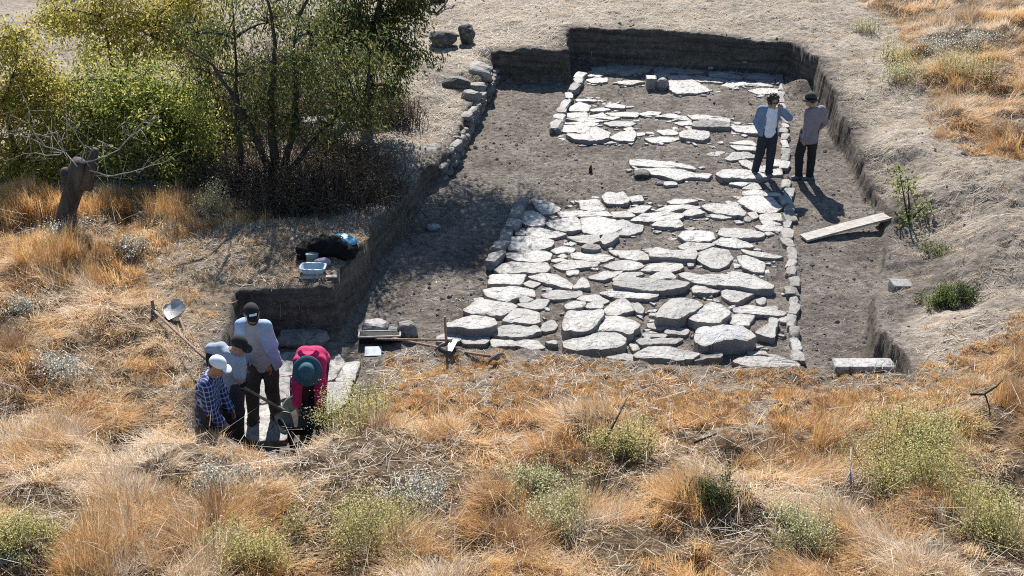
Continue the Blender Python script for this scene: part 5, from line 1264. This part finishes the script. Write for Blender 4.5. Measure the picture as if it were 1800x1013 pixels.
ga.add(*tufts(x, y, rs.integers(14, 34, len(x)), rs.uniform(.04, .10, len(x)), rs.uniform(.06, .17, len(x)), rs.uniform(.5, 1.3, len(x)), .0075, rs, None, rs.uniform(0, 6.28, len(x)), rs.choice([0, 1, 2, 2, 3, 4], len(x)), 1.0))
# thin stubble on the open ground
OPEN = P2([(-200, -80), (2000, -80), (2000, 640), (1560, 660), (1500, 620), (1400, 640), (1400, 340), (1540, 340), (1440, 90), (1000, 30), (860, 70), (840, 110), (640, 240), (700, 400), (560, 510), (400, 520), (260, 560), (-200, 560)])
x, y, dm, pp = scatter([OPEN], 13, rs); k = (rs.random(len(x)) < np.clip(.40 + 1.3 * fbm(x, y, .8, 3, 351), .03, 1)) & (np.minimum.reduce([poly_sd(x, y, p) for p in TALL]) > .0); x, y, pp = x[k], y[k], pp[k]
ga.add(*tufts(x, y, rs.integers(12, 34, len(x)), rs.uniform(.04, .12, len(x)), rs.uniform(.05, .13, len(x)), rs.uniform(.6, 1.25, len(x)), .008, rs, None, rs.uniform(0, 6.28, len(x)), rs.integers(1, 4, len(x)), 1.2))
kind(ga.build("dry_grass", M['grass']), "stuff")
# cut straw and stalks lying flat everywhere outside the dig, thinner inside
def litter(n, box, prob, L, W, col, rs, lift=.012):
    x = rs.uniform(box[0], box[2], n); y = rs.uniform(box[1], box[3], n); k = rs.random(n) < prob(x, y); x, y = x[k], y[k]; n = len(x)
    a = rs.uniform(0, 2 * np.pi, n); l = L * np.exp(rs.normal(0, .45, n)); w = W * rs.uniform(.6, 1.3, n); dx, dy = np.cos(a) * l / 2, np.sin(a) * l / 2
    z0 = np.maximum(hz(x - dx, y - dy), hz(x, y) - .03) + lift * rs.random(n) + .004; z1 = np.maximum(hz(x + dx, y + dy), hz(x, y) - .03) + lift * 2 * rs.random(n) + .004
    px_, py_ = -np.sin(a) * w / 2, np.cos(a) * w / 2
    V = np.stack([np.stack([x - dx - px_, y - dy - py_, z0], 1), np.stack([x - dx + px_, y - dy + py_, z0], 1), np.stack([x + dx + px_, y + dy + py_, z1], 1), np.stack([x + dx - px_, y + dy - py_, z1], 1)], 1)
    c = col[rs.integers(0, len(col), n)] * rs.uniform(.7, 1.15, n)[:, None]
    return V.reshape(-1, 3), np.arange(n * 4).reshape(-1, 4), np.zeros((0, 3), int), np.repeat(c, 4, axis=0)
gl = GA(); LC = np.array([(.62, .55, .45), (.60, .49, .36), (.48, .37, .25), (.28, .21, .15), (.68, .62, .54)])
bx0 = (-12, 8.6, 13.5, 34)
tallsd = lambda x, y: np.minimum.reduce([poly_sd(x, y, p) for p in TALL + [CROP]])
gl.add(*litter(430000, bx0, lambda x, y: np.where(poly_sd(x, y, TRENCH) > .09, np.clip(.42 + .8 * fbm(x, y, .7, 3, 361), .04, 1), 0) * np.where(tallsd(x, y) < 0, .4, 1) * np.where(poly_sd(x, y, P2([(1400,350),(1560,350),(1700,520),(1640,640),(1400,640)], .3)) < 0, .18, 1), .10, .0058, LC, rs, .008))
gl.add(*litter(60000, (-5, 12, 7, 29), lambda x, y: np.where(poly_sd(x, y, TRENCH) < .0, np.clip(.14 + .5 * fbm(x, y, .9, 3, 371), .01, 1), 0), .04, .006, LC * .8, rs, .006))
# long pale stalks lying over the lodged grass
def stalks(n, rs):
    x, y, dm, pp = scatter(TALL, n / 400., rs); m = len(x); a = flow_at(x, y) + rs.normal(0, .6, m); r0 = np.stack([x, y, hz(x, y) + rs.uniform(.12, .38, m) * smooth(dm / .5)], 1)
    V, q, t, k = blade_arrays(r0, a, rs.uniform(1.2, 1.6, m), rs.uniform(-.45, .5, m), rs.uniform(.2, .6, m), rs.uniform(.0035, .0065, m), 3, rs); c = np.array([(.66, .58, .46), (.62, .50, .34), (.70, .65, .57)])[rs.integers(0, 3, m)]
    return V, q, t, np.repeat(c, k, axis=0)
gl.add(*stalks(3600, rs))
gl.add(*litter(120000, bx0, lambda x, y: np.where((tallsd(x, y) < -.1) & (poly_sd(x, y, TRENCH) > .05), np.clip(.36 + 1.5 * fbm(x, y, .6, 3, 381), .01, 1), 0), .11, .0055, np.array([(.80, .70, .58), (.76, .62, .46), (.70, .52, .33), (.84, .77, .68)]), rs, .11))
kind(gl.build("straw_litter", M['grass']), "stuff")

# ------------------------------------------------------------------ shrubs and weeds
SHC = {'olive': [(.44, .42, .17), (.50, .47, .23), (.36, .35, .14), (.54, .46, .24)], 'sage': [(.48, .47, .26), (.54, .52, .34), (.38, .38, .20)], 'silver': [(.55, .54, .48), (.42, .43, .40), (.62, .60, .54), (.30, .31, .28)], 'green': [(.13, .17, .05), (.19, .22, .08), (.09, .13, .04)], 'deep': [(.05, .08, .025), (.08, .11, .04)]}
def shrub(px, py, rpx, hfac, kd, n, label, seed, name="shrub", cat="shrub", group=None, leaf=.020, dense=1.2):
    r = np.random.default_rng(seed); b = G(px, py); _, d = PX(b[None]); rad = (1.0 if kd in ('silver', 'green', 'deep') else 1.3) * rpx * d[0] / F_PX; hfac = hfac * (.6 if kd in ('silver', 'green', 'deep') else .52); n = int(n * (.9 if kd == 'silver' else 1.8)); leaf = leaf * .78
    root = thing(name, label, cat, b, group); ns = int(46 * dense); st = MB(); LV = []; LD = []
    for i in range(ns):
        a = r.uniform(0, 2 * np.pi); lean = r.uniform(.05, 1.25); o0 = np.array([r.normal(0, .42), r.normal(0, .38), 0]) * rad; lean = lean * (.75 + .5 * math.sin(a * 2 + seed)); ln = rad * hfac * r.uniform(.45, 1.25) * (1 + .3 * math.sin(3 * a + seed)); dr = np.array([math.cos(a) * math.sin(lean), math.sin(a) * math.sin(lean), math.cos(lean)])
        t = np.linspace(0, 1, 5)[:, None]; p = o0 + dr * ln * t + np.array([0, 0, .12 * ln]) * (t - t * t) + np.cumsum(r.normal(0, .018 * ln, (5, 3)), 0) * t
        st.tube(p, np.linspace(.005, .002, 5), 3, False)
        m = int(n / ns); tt = r.beta(2.2, 1.1, m); q = np.stack([np.interp(tt, t[:, 0], p[:, k]) for k in range(3)], 1) + r.normal(0, .075 * rad * 2, (m, 3)) * (tt[:, None] * .9 + .2)
        q[:, 2] = np.maximum(q[:, 2], -.02); LV.append(q); LD.append(dr[None] * .8 + r.normal(0, .6, (m, 3)))
    sm = {'silver': M['deadwood'], 'sage': M['deadwood']}.get(kd, M['brush']); st.build("stem", sm, root, None, True, False)
    C = np.concatenate(LV); D = np.concatenate(LD); leaves("foliage", C, D, leaf, leaf * .42, SHC[kd], root, r)
    return root

def leaves(name, C, D, L, W, cols, parent, r, vari=.3):
    n = len(C); D = D / (np.linalg.norm(D, axis=1)[:, None] + 1e-9); s = np.cross(D, r.normal(size=(n, 3))); s /= np.linalg.norm(s, axis=1)[:, None] + 1e-9
    l = (L * r.uniform(.6, 1.3, n))[:, None]; w = (W * r.uniform(.7, 1.3, n))[:, None]
    V = np.stack([C, C + D * l * .5 + s * w, C + D * l, C + D * l * .5 - s * w], 1).reshape(-1, 3); cols = np.array(cols); c = cols[r.integers(0, len(cols), n)] * r.uniform(1 - vari, 1 + vari, n)[:, None]
    return mesh_fast(name, V, np.arange(n * 4).reshape(-1, 4), None, M['leaf'], np.repeat(c, 4, axis=0), parent)

for i, (px, py, rp, hf, kd, n, lab) in enumerate([
    (634,752,56,1.6,'olive',4200,"feathery yellow green shrub at the trench edge right of the wheelbarrow"),
    (440,990,68,1.25,'olive',5200,"yellow green shrub in the lower left grass, left of another like it"),
    (655,960,82,1.25,'olive',6500,"wide yellow green shrub in the lower middle grass"),
    (38,960,52,1.3,'olive',3600,"yellow green shrub in the bottom left corner"),
    (1092,790,48,1.2,'olive',3000,"yellow green shrub crossed by the dark diagonal stick"),
    (1600,850,88,1.15,'olive',7000,"big olive shrub in the right foreground grass"),
    (1610,770,66,1.1,'olive',4200,"olive shrub just behind the big one, right foreground"),
    (1745,935,70,1.1,'olive',4200,"olive and orange shrub at the lower right corner"),
    (990,915,55,1.2,'sage',3600,"pale sage shrub with upright sprigs in the bottom middle grass"),
    (1408,945,46,1.3,'sage',2800,"greyish sage plant standing in flattened straw at the lower right"),
    (1255,880,55,.9,'deep',2200,"low dark green shrub sunk in shade in the lower middle right"),
    (385,868,62,.9,'silver',3200,"silvery grey shrub in a dark hollow below the workers"),
    (735,875,62,.75,'silver',2800,"low silvery weed in the shaded hollow between two yellow green shrubs"),
    (100,655,44,1.0,'silver',2200,"silvery thistle in tall grass left of the workers"),
    (32,548,34,1.1,'silver',1500,"silvery weed at the left edge of the photo"),
    (118,425,42,1.1,'silver',2000,"pale silvery weed at the foot of the broken trunk"),
    (236,440,42,1.0,'silver',1800,"grey weed in the grass right of the broken trunk"),
    (232,318,48,1.2,'silver',2400,"whitish dead bush under the green bushes beside the broken trunk"),
    (940,850,40,1.0,'sage',1600,"small sage weed above the pale sage shrub"),
    (20,985,30,.9,'silver',1200,"small silvery weed in the bottom left corner"),
    (1640,90,42,1.0,'silver',1800,"grey weed in the orange grass near the upper right corner"),
    (1705,80,40,1.0,'silver',1600,"grey weed further right in the upper right orange grass"),
    (1584,140,28,1.5,'sage',2200,"round grey green shrub at the edge of the upper right grass"),
    (1572,108,36,1.2,'olive',1800,"pale straw green shrub behind the round grey green one"),
    (1524,58,20,1.4,'sage',1100,"small dark sage shrub on the pale ground near the top"),
    (1690,128,48,1.0,'olive',2400,"broad pale olive shrub within the upper right orange grass"),
    (1655,538,30,1.5,'green',2400,"bright green bush on the slope at the right"),
    (1692,528,30,1.4,'deep',1800,"dark green bush beside the bright green one on the right slope"),
    (1645,440,40,.25,'green',700,"flat green weed patch on the ground right of the sapling") ,
    (378,380,26,3.0,'sage',1500,"tall grey green weed before the dark multi stemmed tree"),
    (285,395,20,1.2,'deep',700,"small dark green weed in the orange grass under the bushes"),
]): shrub(px, py, rp, hf, kd, n, lab, 500 + i, "thistle" if 'thistle' in lab else "weed" if 'weed' in lab else "shrub", "weed" if ('weed' in lab or 'thistle' in lab) else "bush" if 'bush' in lab else "shrub", leaf=.024 if kd != 'silver' else .03)

# ------------------------------------------------------------------ trees
def PT(px, py, Y):
    u, v = px - 900.0, py - 506.5; dx, dy, dz = u, F_PX * CP - v * SP, -F_PX * SP - v * CP; t = Y / dy
    return np.array([dx * t, Y, CAM_H + dz * t])

def tree(name, label, cat, base, limbs, blobs, bark, cols, seed, leaf=(.075, .0145), per=900, clumps=16, spread=.16, droop=.5, r0=.07, group=None):
    """limbs: polylines (px, py, dY) in the plane of the base; blobs: (px, py, radius px, dY) masses the branches end in"""
    r = np.random.default_rng(seed); root = thing(name, label, cat, base, group); b = np.asarray(base, float); tk = MB(); nodes = []; C = []; D = []
    for li, lm in enumerate(limbs):
        P = np.array([b if i == 0 and len(p) == 0 else PT(p[0], p[1], b[1] + p[2]) for i, p in enumerate(lm)]); n = len(P); t = np.linspace(0, n - 1, n * 4); Q = np.stack([np.interp(t, np.arange(n), P[:, k]) for k in range(3)], 1); Q += np.cumsum(r.normal(0, .012, Q.shape), 0) * (t[:, None] > 0)
        tk.tube(Q - b, np.linspace(r0 * (1 if li == 0 else .8), r0 * .07, len(Q)), 9); nodes += [q for q in Q[len(Q) // 3:]]
    tk.build("trunk", bark, root, None, True); nodes = np.array(nodes); br = MB()
    for (px, py, rp, dY) in blobs:
        c = PT(px, py, b[1] + dY); rad = rp * c[1] / F_PX * 1.12; k = np.argmin(np.linalg.norm(nodes - c, axis=1) + .3 * np.maximum(nodes[:, 2] - c[2], 0)); a = nodes[k]
        t = np.linspace(0, 1, 6)[:, None]; mid = (a + c) / 2 + np.array([0, 0, .15 * np.linalg.norm(c - a)]); Q = a * (1 - t) ** 2 + 2 * mid * t * (1 - t) + c * t * t; br.tube(Q - b, np.linspace(r0 * .32, r0 * .14, 6), 6)
        ncl = max(6, int(clumps * (rp / 60.) ** 1.6)); 
        for _ in range(ncl):
            v = r.normal(size=3); v /= np.linalg.norm(v); q = c + v * rad * (r.uniform(.35, 1.05) ** .6 if r.random() < .72 else r.uniform(1.05, 1.75)) * np.array([1, 1, .85]); Q = c * (1 - t) + q * t + np.array([0, 0, .08 * rad]) * (t - t * t) * 4; br.tube(np.concatenate([Q[:1] - .001, Q]) - b, np.linspace(r0 * .13, .003, 7), 4, False)
            m = int(per * r.uniform(.4, 1.4) / 3.3); tt = r.uniform(.35, 1.08, m)[:, None]; sp = spread * r.uniform(.7, 1.3)
            C.append(c * (1 - tt) + q * tt + r.normal(0, sp, (m, 3)) * [1, 1, .8] - np.array([0, 0, 1]) * np.abs(r.normal(0, sp * .5, (m, 1)))); D.append(v[None] * .5 + r.normal(0, .55, (m, 3)) - np.array([0, 0, droop]))
    br.build("branch", bark, root, None, True, False)
    leaves("crown", np.concatenate(C) - b, np.concatenate(D), leaf[0], leaf[1], cols, root, r, .35)
    return root

YG = [(.42, .39, .085), (.52, .44, .13), (.28, .29, .06), (.36, .28, .09)]; BG = [(.27, .32, .065), (.37, .38, .10), (.15, .20, .045), (.45, .41, .13)]; DG = [(.09, .125, .038), (.14, .16, .055), (.06, .085, .03), (.22, .19, .07)]
tree("bush", "yellow green leafy bush at the left edge of the photo", "bush", G(20, 298), [[(), (30, 270, 0), (10, 180, .1), (40, 110, .2)], [(), (60, 250, .1), (95, 190, .2)]],
     [(15,85,44,.3),(30,60,34,.4),(50,130,50,.4),(10,190,55,.2),(70,190,55,.1),(20,270,55,-.1),(80,270,50,-.2),(20,310,42,-.4),(75,305,40,-.5),(-50,150,70,.3),(-60,250,70,0),(95,145,38,.4)], M['bark'], YG, 31, per=640)
tree("bush", "large bright green leafy bush behind the broken trunk", "bush", G(230, 288), [[(), (225, 260, 0), (215, 180, .1), (200, 120, .2)], [(), (260, 250, .1), (300, 180, .1), (320, 140, .2)], [(), (190, 260, 0), (140, 190, 0)]],
     [(120,190,62,.2),(180,140,60,.4),(250,140,60,.4),(215,190,65,0),(285,190,65,-.1),(320,215,55,-.2),(250,240,60,-.4),(160,250,62,-.3),(110,260,50,-.2),(320,160,50,.2),(130,290,40,-.4),(330,285,36,-.6),(300,260,48,-.5),(205,290,45,-.6),(345,240,40,-.2)], M['bark'], BG, 32, per=640)
tree("tree", "pale yellow green treetop rising behind the bright green bush", "tree", U(205, 190, .75), [[(), (200, 130, 0), (185, 70, .1), (170, 30, .1)], [(), (230, 110, 0), (262, 50, 0)]],
     [(130,40,40,.1),(170,30,48,.2),(215,50,46,.1),(250,25,46,.2),(290,50,42,.1),(160,85,38,0),(190,-30,60,.3),(310,90,36,.0),(340,40,45,.1),(290,10,50,.2),(345,85,42,.2),(240,90,40,.2),(350,-20,60,.3),(100,20,36,.1),(330,130,40,.2)], M['bark'], YG, 33, per=560, r0=.06)
tree("tree", "dark multi stemmed tree with thin hanging leaves", "tree", G(488, 326), [[(), (480, 250, 0), (476, 170, .2), (488, 90, .3), (478, 20, .4), (440, -60, .5)], [(), (450, 240, -.1), (415, 170, -.2), (375, 110, -.2), (310, 75, -.2)], [(), (515, 240, .1), (525, 170, .2), (520, 100, .3), (535, 30, .4)], [(), (540, 250, .2), (585, 200, .3), (640, 170, .4)], [(), (435, 290, 0), (425, 200, .3), (430, 110, .5), (425, 0, .6)]],
     [(400,60,62,1.0),(470,40,66,1.0),(545,60,66,.9),(600,110,58,.8),(440,130,50,.6),(520,150,50,.5),(590,170,48,.5),(370,130,50,.6),(345,60,50,.8),(480,-35,45,.5),(570,-40,60,.6),(390,-25,40,.3),(640,190,42,.3),(530,210,36,.0),(650,90,50,.5),(420,220,34,-.1),(450,190,38,-.2),(505,205,36,-.2),(560,215,34,-.1),(480,110,46,.0),(545,110,44,.0),(600,190,36,-.1)], M['bark'], DG, 34, per=235, clumps=15, spread=.15, droop=.9, r0=.085, leaf=(.085, .0135))
tree("tree", "drooping tree with dark trunk at the edge of the pale ground", "tree", U(645, 225, .55), [[(), (650, 150, 0), (655, 80, .1), (670, 10, .2), (690, -70, .3), (760, -105, .9), (850, -130, 1.6)], [(), (625, 150, 0), (610, 80, .1)]],
     [(695,30,40,.2),(680,100,44,.0),(640,40,60,.2),(705,75,36,-.1),(722,-20,40,.3),(690,-60,60,.5),(760,-100,72,.4),(640,-40,60,.4),(665,150,36,.0),(600,60,60,.3),(700,-55,46,-.3),(735,-115,58,.6),(770,-115,56,.4),(775,-140,62,1.5),(830,-145,62,1.2),(865,-150,58,2.0),(800,-135,56,2.3),(875,-120,44,1.6),(745,-130,58,1.6)], M['bark'], DG, 35, per=620, clumps=20, spread=.15, droop=1.0, r0=.10, leaf=(.085, .014))
# broken trunk with dead limbs
b = G(112, 402); st = thing("tree_stump", "dark broken leaning trunk with dead pale limbs in the orange grass", "tree stump", b)
Q = np.array([b + (0, 0, -.1), PT(118, 370, b[1]), PT(128, 335, b[1]), PT(136, 300, b[1]), PT(142, 282, b[1])]) - b; m_ = MB(); m_.tube(Q, [.18, .145, .13, .145, .11], 14)
V = m_.v[0]; V += (.035 * fbm(V[:, 0] * 2 + V[:, 2] * .2, V[:, 1] * 2, .12, 3, 5))[:, None] * np.array([1, 1, 0]); m_.build("trunk", M['bark_grey'], st, None, True)
m_ = MB(); m_.tube(np.array([PT(150, 330, b[1]), PT(158, 295, b[1]), PT(168, 262, b[1])]) - b, [.11, .09, .05], 10); m_.tube(np.array([PT(122, 320, b[1]), PT(116, 305, b[1]), PT(113, 296, b[1])]) - b, [.12, .09, .05], 10); m_.build("broken_stub", M['bark_grey'], st, None, True)
r9 = np.random.default_rng(91)
for P_ in ([(136, 292), (112, 268), (80, 258), (50, 243), (10, 232), (-20, 215)], [(112, 268), (85, 275), (50, 268), (20, 280)], [(140, 290), (150, 262), (130, 230), (112, 205)], [(80, 258), (60, 235), (48, 210)], [(150, 285), (180, 278), (210, 262), (250, 215), (262, 190)], [(210, 262), (235, 235), (270, 215), (282, 205)], [(112, 268), (105, 240), (95, 225)], [(160, 300), (195, 310), (240, 300), (290, 285), (330, 262)]):
    m_ = MB(); P_ = np.array([PT(a, c_, b[1] - .1 + r9.uniform(-.15, .15)) for a, c_ in P_]) - b; t = np.linspace(0, len(P_) - 1, len(P_) * 3); Q = np.stack([np.interp(t, np.arange(len(P_)), P_[:, k]) for k in range(3)], 1); Q += r9.normal(0, .008, Q.shape); m_.tube(Q, np.linspace(.011, .003, len(Q)), 6)
    for _ in range(7):
        i = r9.integers(2, len(Q)); m_.tube(np.array([Q[i], Q[i] + r9.normal(0, .12, 3), Q[i] + r9.normal(0, .22, 3) + [0, 0, .1]]), [.006, .004, .002], 4)
    m_.build("dead_branch", M['deadwood'], st, None, True, False)
# dry brushwood under the dark tree
def thicket(px, py, wx, wy, h, n, label, seed, mat='brush', cols=None):
    r = np.random.default_rng(seed); b = G(px, py); root = thing("brushwood", label, "brushwood", b, "brushwood heaps under the dark tree"); m = MB(); C = []
    for _ in range(n):
        x0, y0 = r.normal(0, wx * .5), r.normal(0, wy * .5); z0 = float(hz(b[0] + x0, b[1] + y0)) - b[2]; a = r.uniform(0, 6.28); L = h * r.uniform(.6, 1.7); bd = r.uniform(.2, 1.3); t = np.linspace(0, 1, 5)[:, None]
        d = np.array([math.cos(a), math.sin(a), 0]); p = np.array([x0, y0, z0]) + d * L * .75 * t ** 1.3 * bd + np.array([0, 0, 1]) * L * (t - .45 * bd * t * t) + np.cumsum(r.normal(0, .02, (5, 3)), 0); m.tube(p, np.linspace(.009, .002, 5), 3, False); C.append(p[2:] + r.normal(0, .03, (3, 3)))
    m.build("twigs", M[mat], root, None, True, False); C = np.concatenate(C); C = np.repeat(C, 3, 0) + r.normal(0, .06, (len(C) * 3, 3)); leaves("dry_leaves", C, r.normal(size=C.shape), .04, .009, cols or [(.10, .075, .045), (.16, .11, .06), (.07, .06, .04)], root, r)
for i, (px, py, wx, wy, h, n, lab) in enumerate([(560, 350, .9, .6, .55, 520, "dark dry brushwood heap at the shaded foot of the multi stemmed tree"), (430, 335, .9, .5, .5, 420, "dry brushwood left of the multi stemmed tree's stems"), (640, 330, .7, .6, .45, 380, "brown brushwood spreading toward the bank edge"),
     (580, 215, 1.0, .7, .6, 420, "brown dry scrub in the gap behind the dark tree's stems"), (340, 300, .9, .5, .6, 380, "dark scrub between the green bush and the multi stemmed tree"), (690, 215, .5, .6, .45, 260, "thin scrub hanging over the pale bank near the dark trunk"), (500, 375, .9, .35, .35, 320, "low brushwood in front of the dark tree above the sack"), (460, 215, 1.1, .7, .8, 520, "dark scrub filling the gap left of the multi stemmed tree"), (390, 250, .9, .6, .8, 420, "dark brown scrub right beside the bright green bush"), (590, 290, .7, .6, .5, 360, "brushwood right of the multi stemmed tree below the flat topped block"), (520, 140, 1.2, .8, .7, 420, "scrub on the pale ground seen between the dark tree's stems")]):
    thicket(px, py, wx, wy, h, n, lab, 700 + i)
# sapling on the right slope
b = G(1595, 385); sp_ = thing("sapling", "two stemmed green sapling on the slope above the plank's high end", "sapling", b); m_ = MB(); r = np.random.default_rng(8); C = []; D = []
for P_ in ([(1597, 388), (1592, 365), (1588, 340), (1582, 308)], [(1597, 388), (1598, 355), (1596, 338), (1599, 322)], [(1600, 388), (1612, 375), (1626, 362)], [(1596, 390), (1580, 382), (1572, 372)]):
    P_ = np.array([PT(a, c_, b[1]) for a, c_ in P_]) - b; m_.tube(P_, [.018, .014, .011, .006][:len(P_)] if len(P_) < 4 else [.018, .014, .011, .006], 6)
m_.build("trunk", M['bark'], sp_, None, True)
for (px, py, s_, n) in ((1580, 312, .10, 130), (1583, 328, .07, 70), (1598, 326, .07, 90), (1603, 333, .05, 40), (1575, 345, .05, 20), (1600, 388, .13, 170), (1622, 368, .09, 110), (1582, 390, .10, 120), (1605, 398, .12, 110)):
    q = PT(px, py, b[1]) - b; C.append(q + r.normal(0, s_, (n, 3))); D.append(r.normal(0, 1, (n, 3)) + [0, 0, .3])
leaves("crown", np.concatenate(C), np.concatenate(D), .052, .016, [(.20, .24, .06), (.28, .30, .09), (.13, .17, .045)], sp_, r)
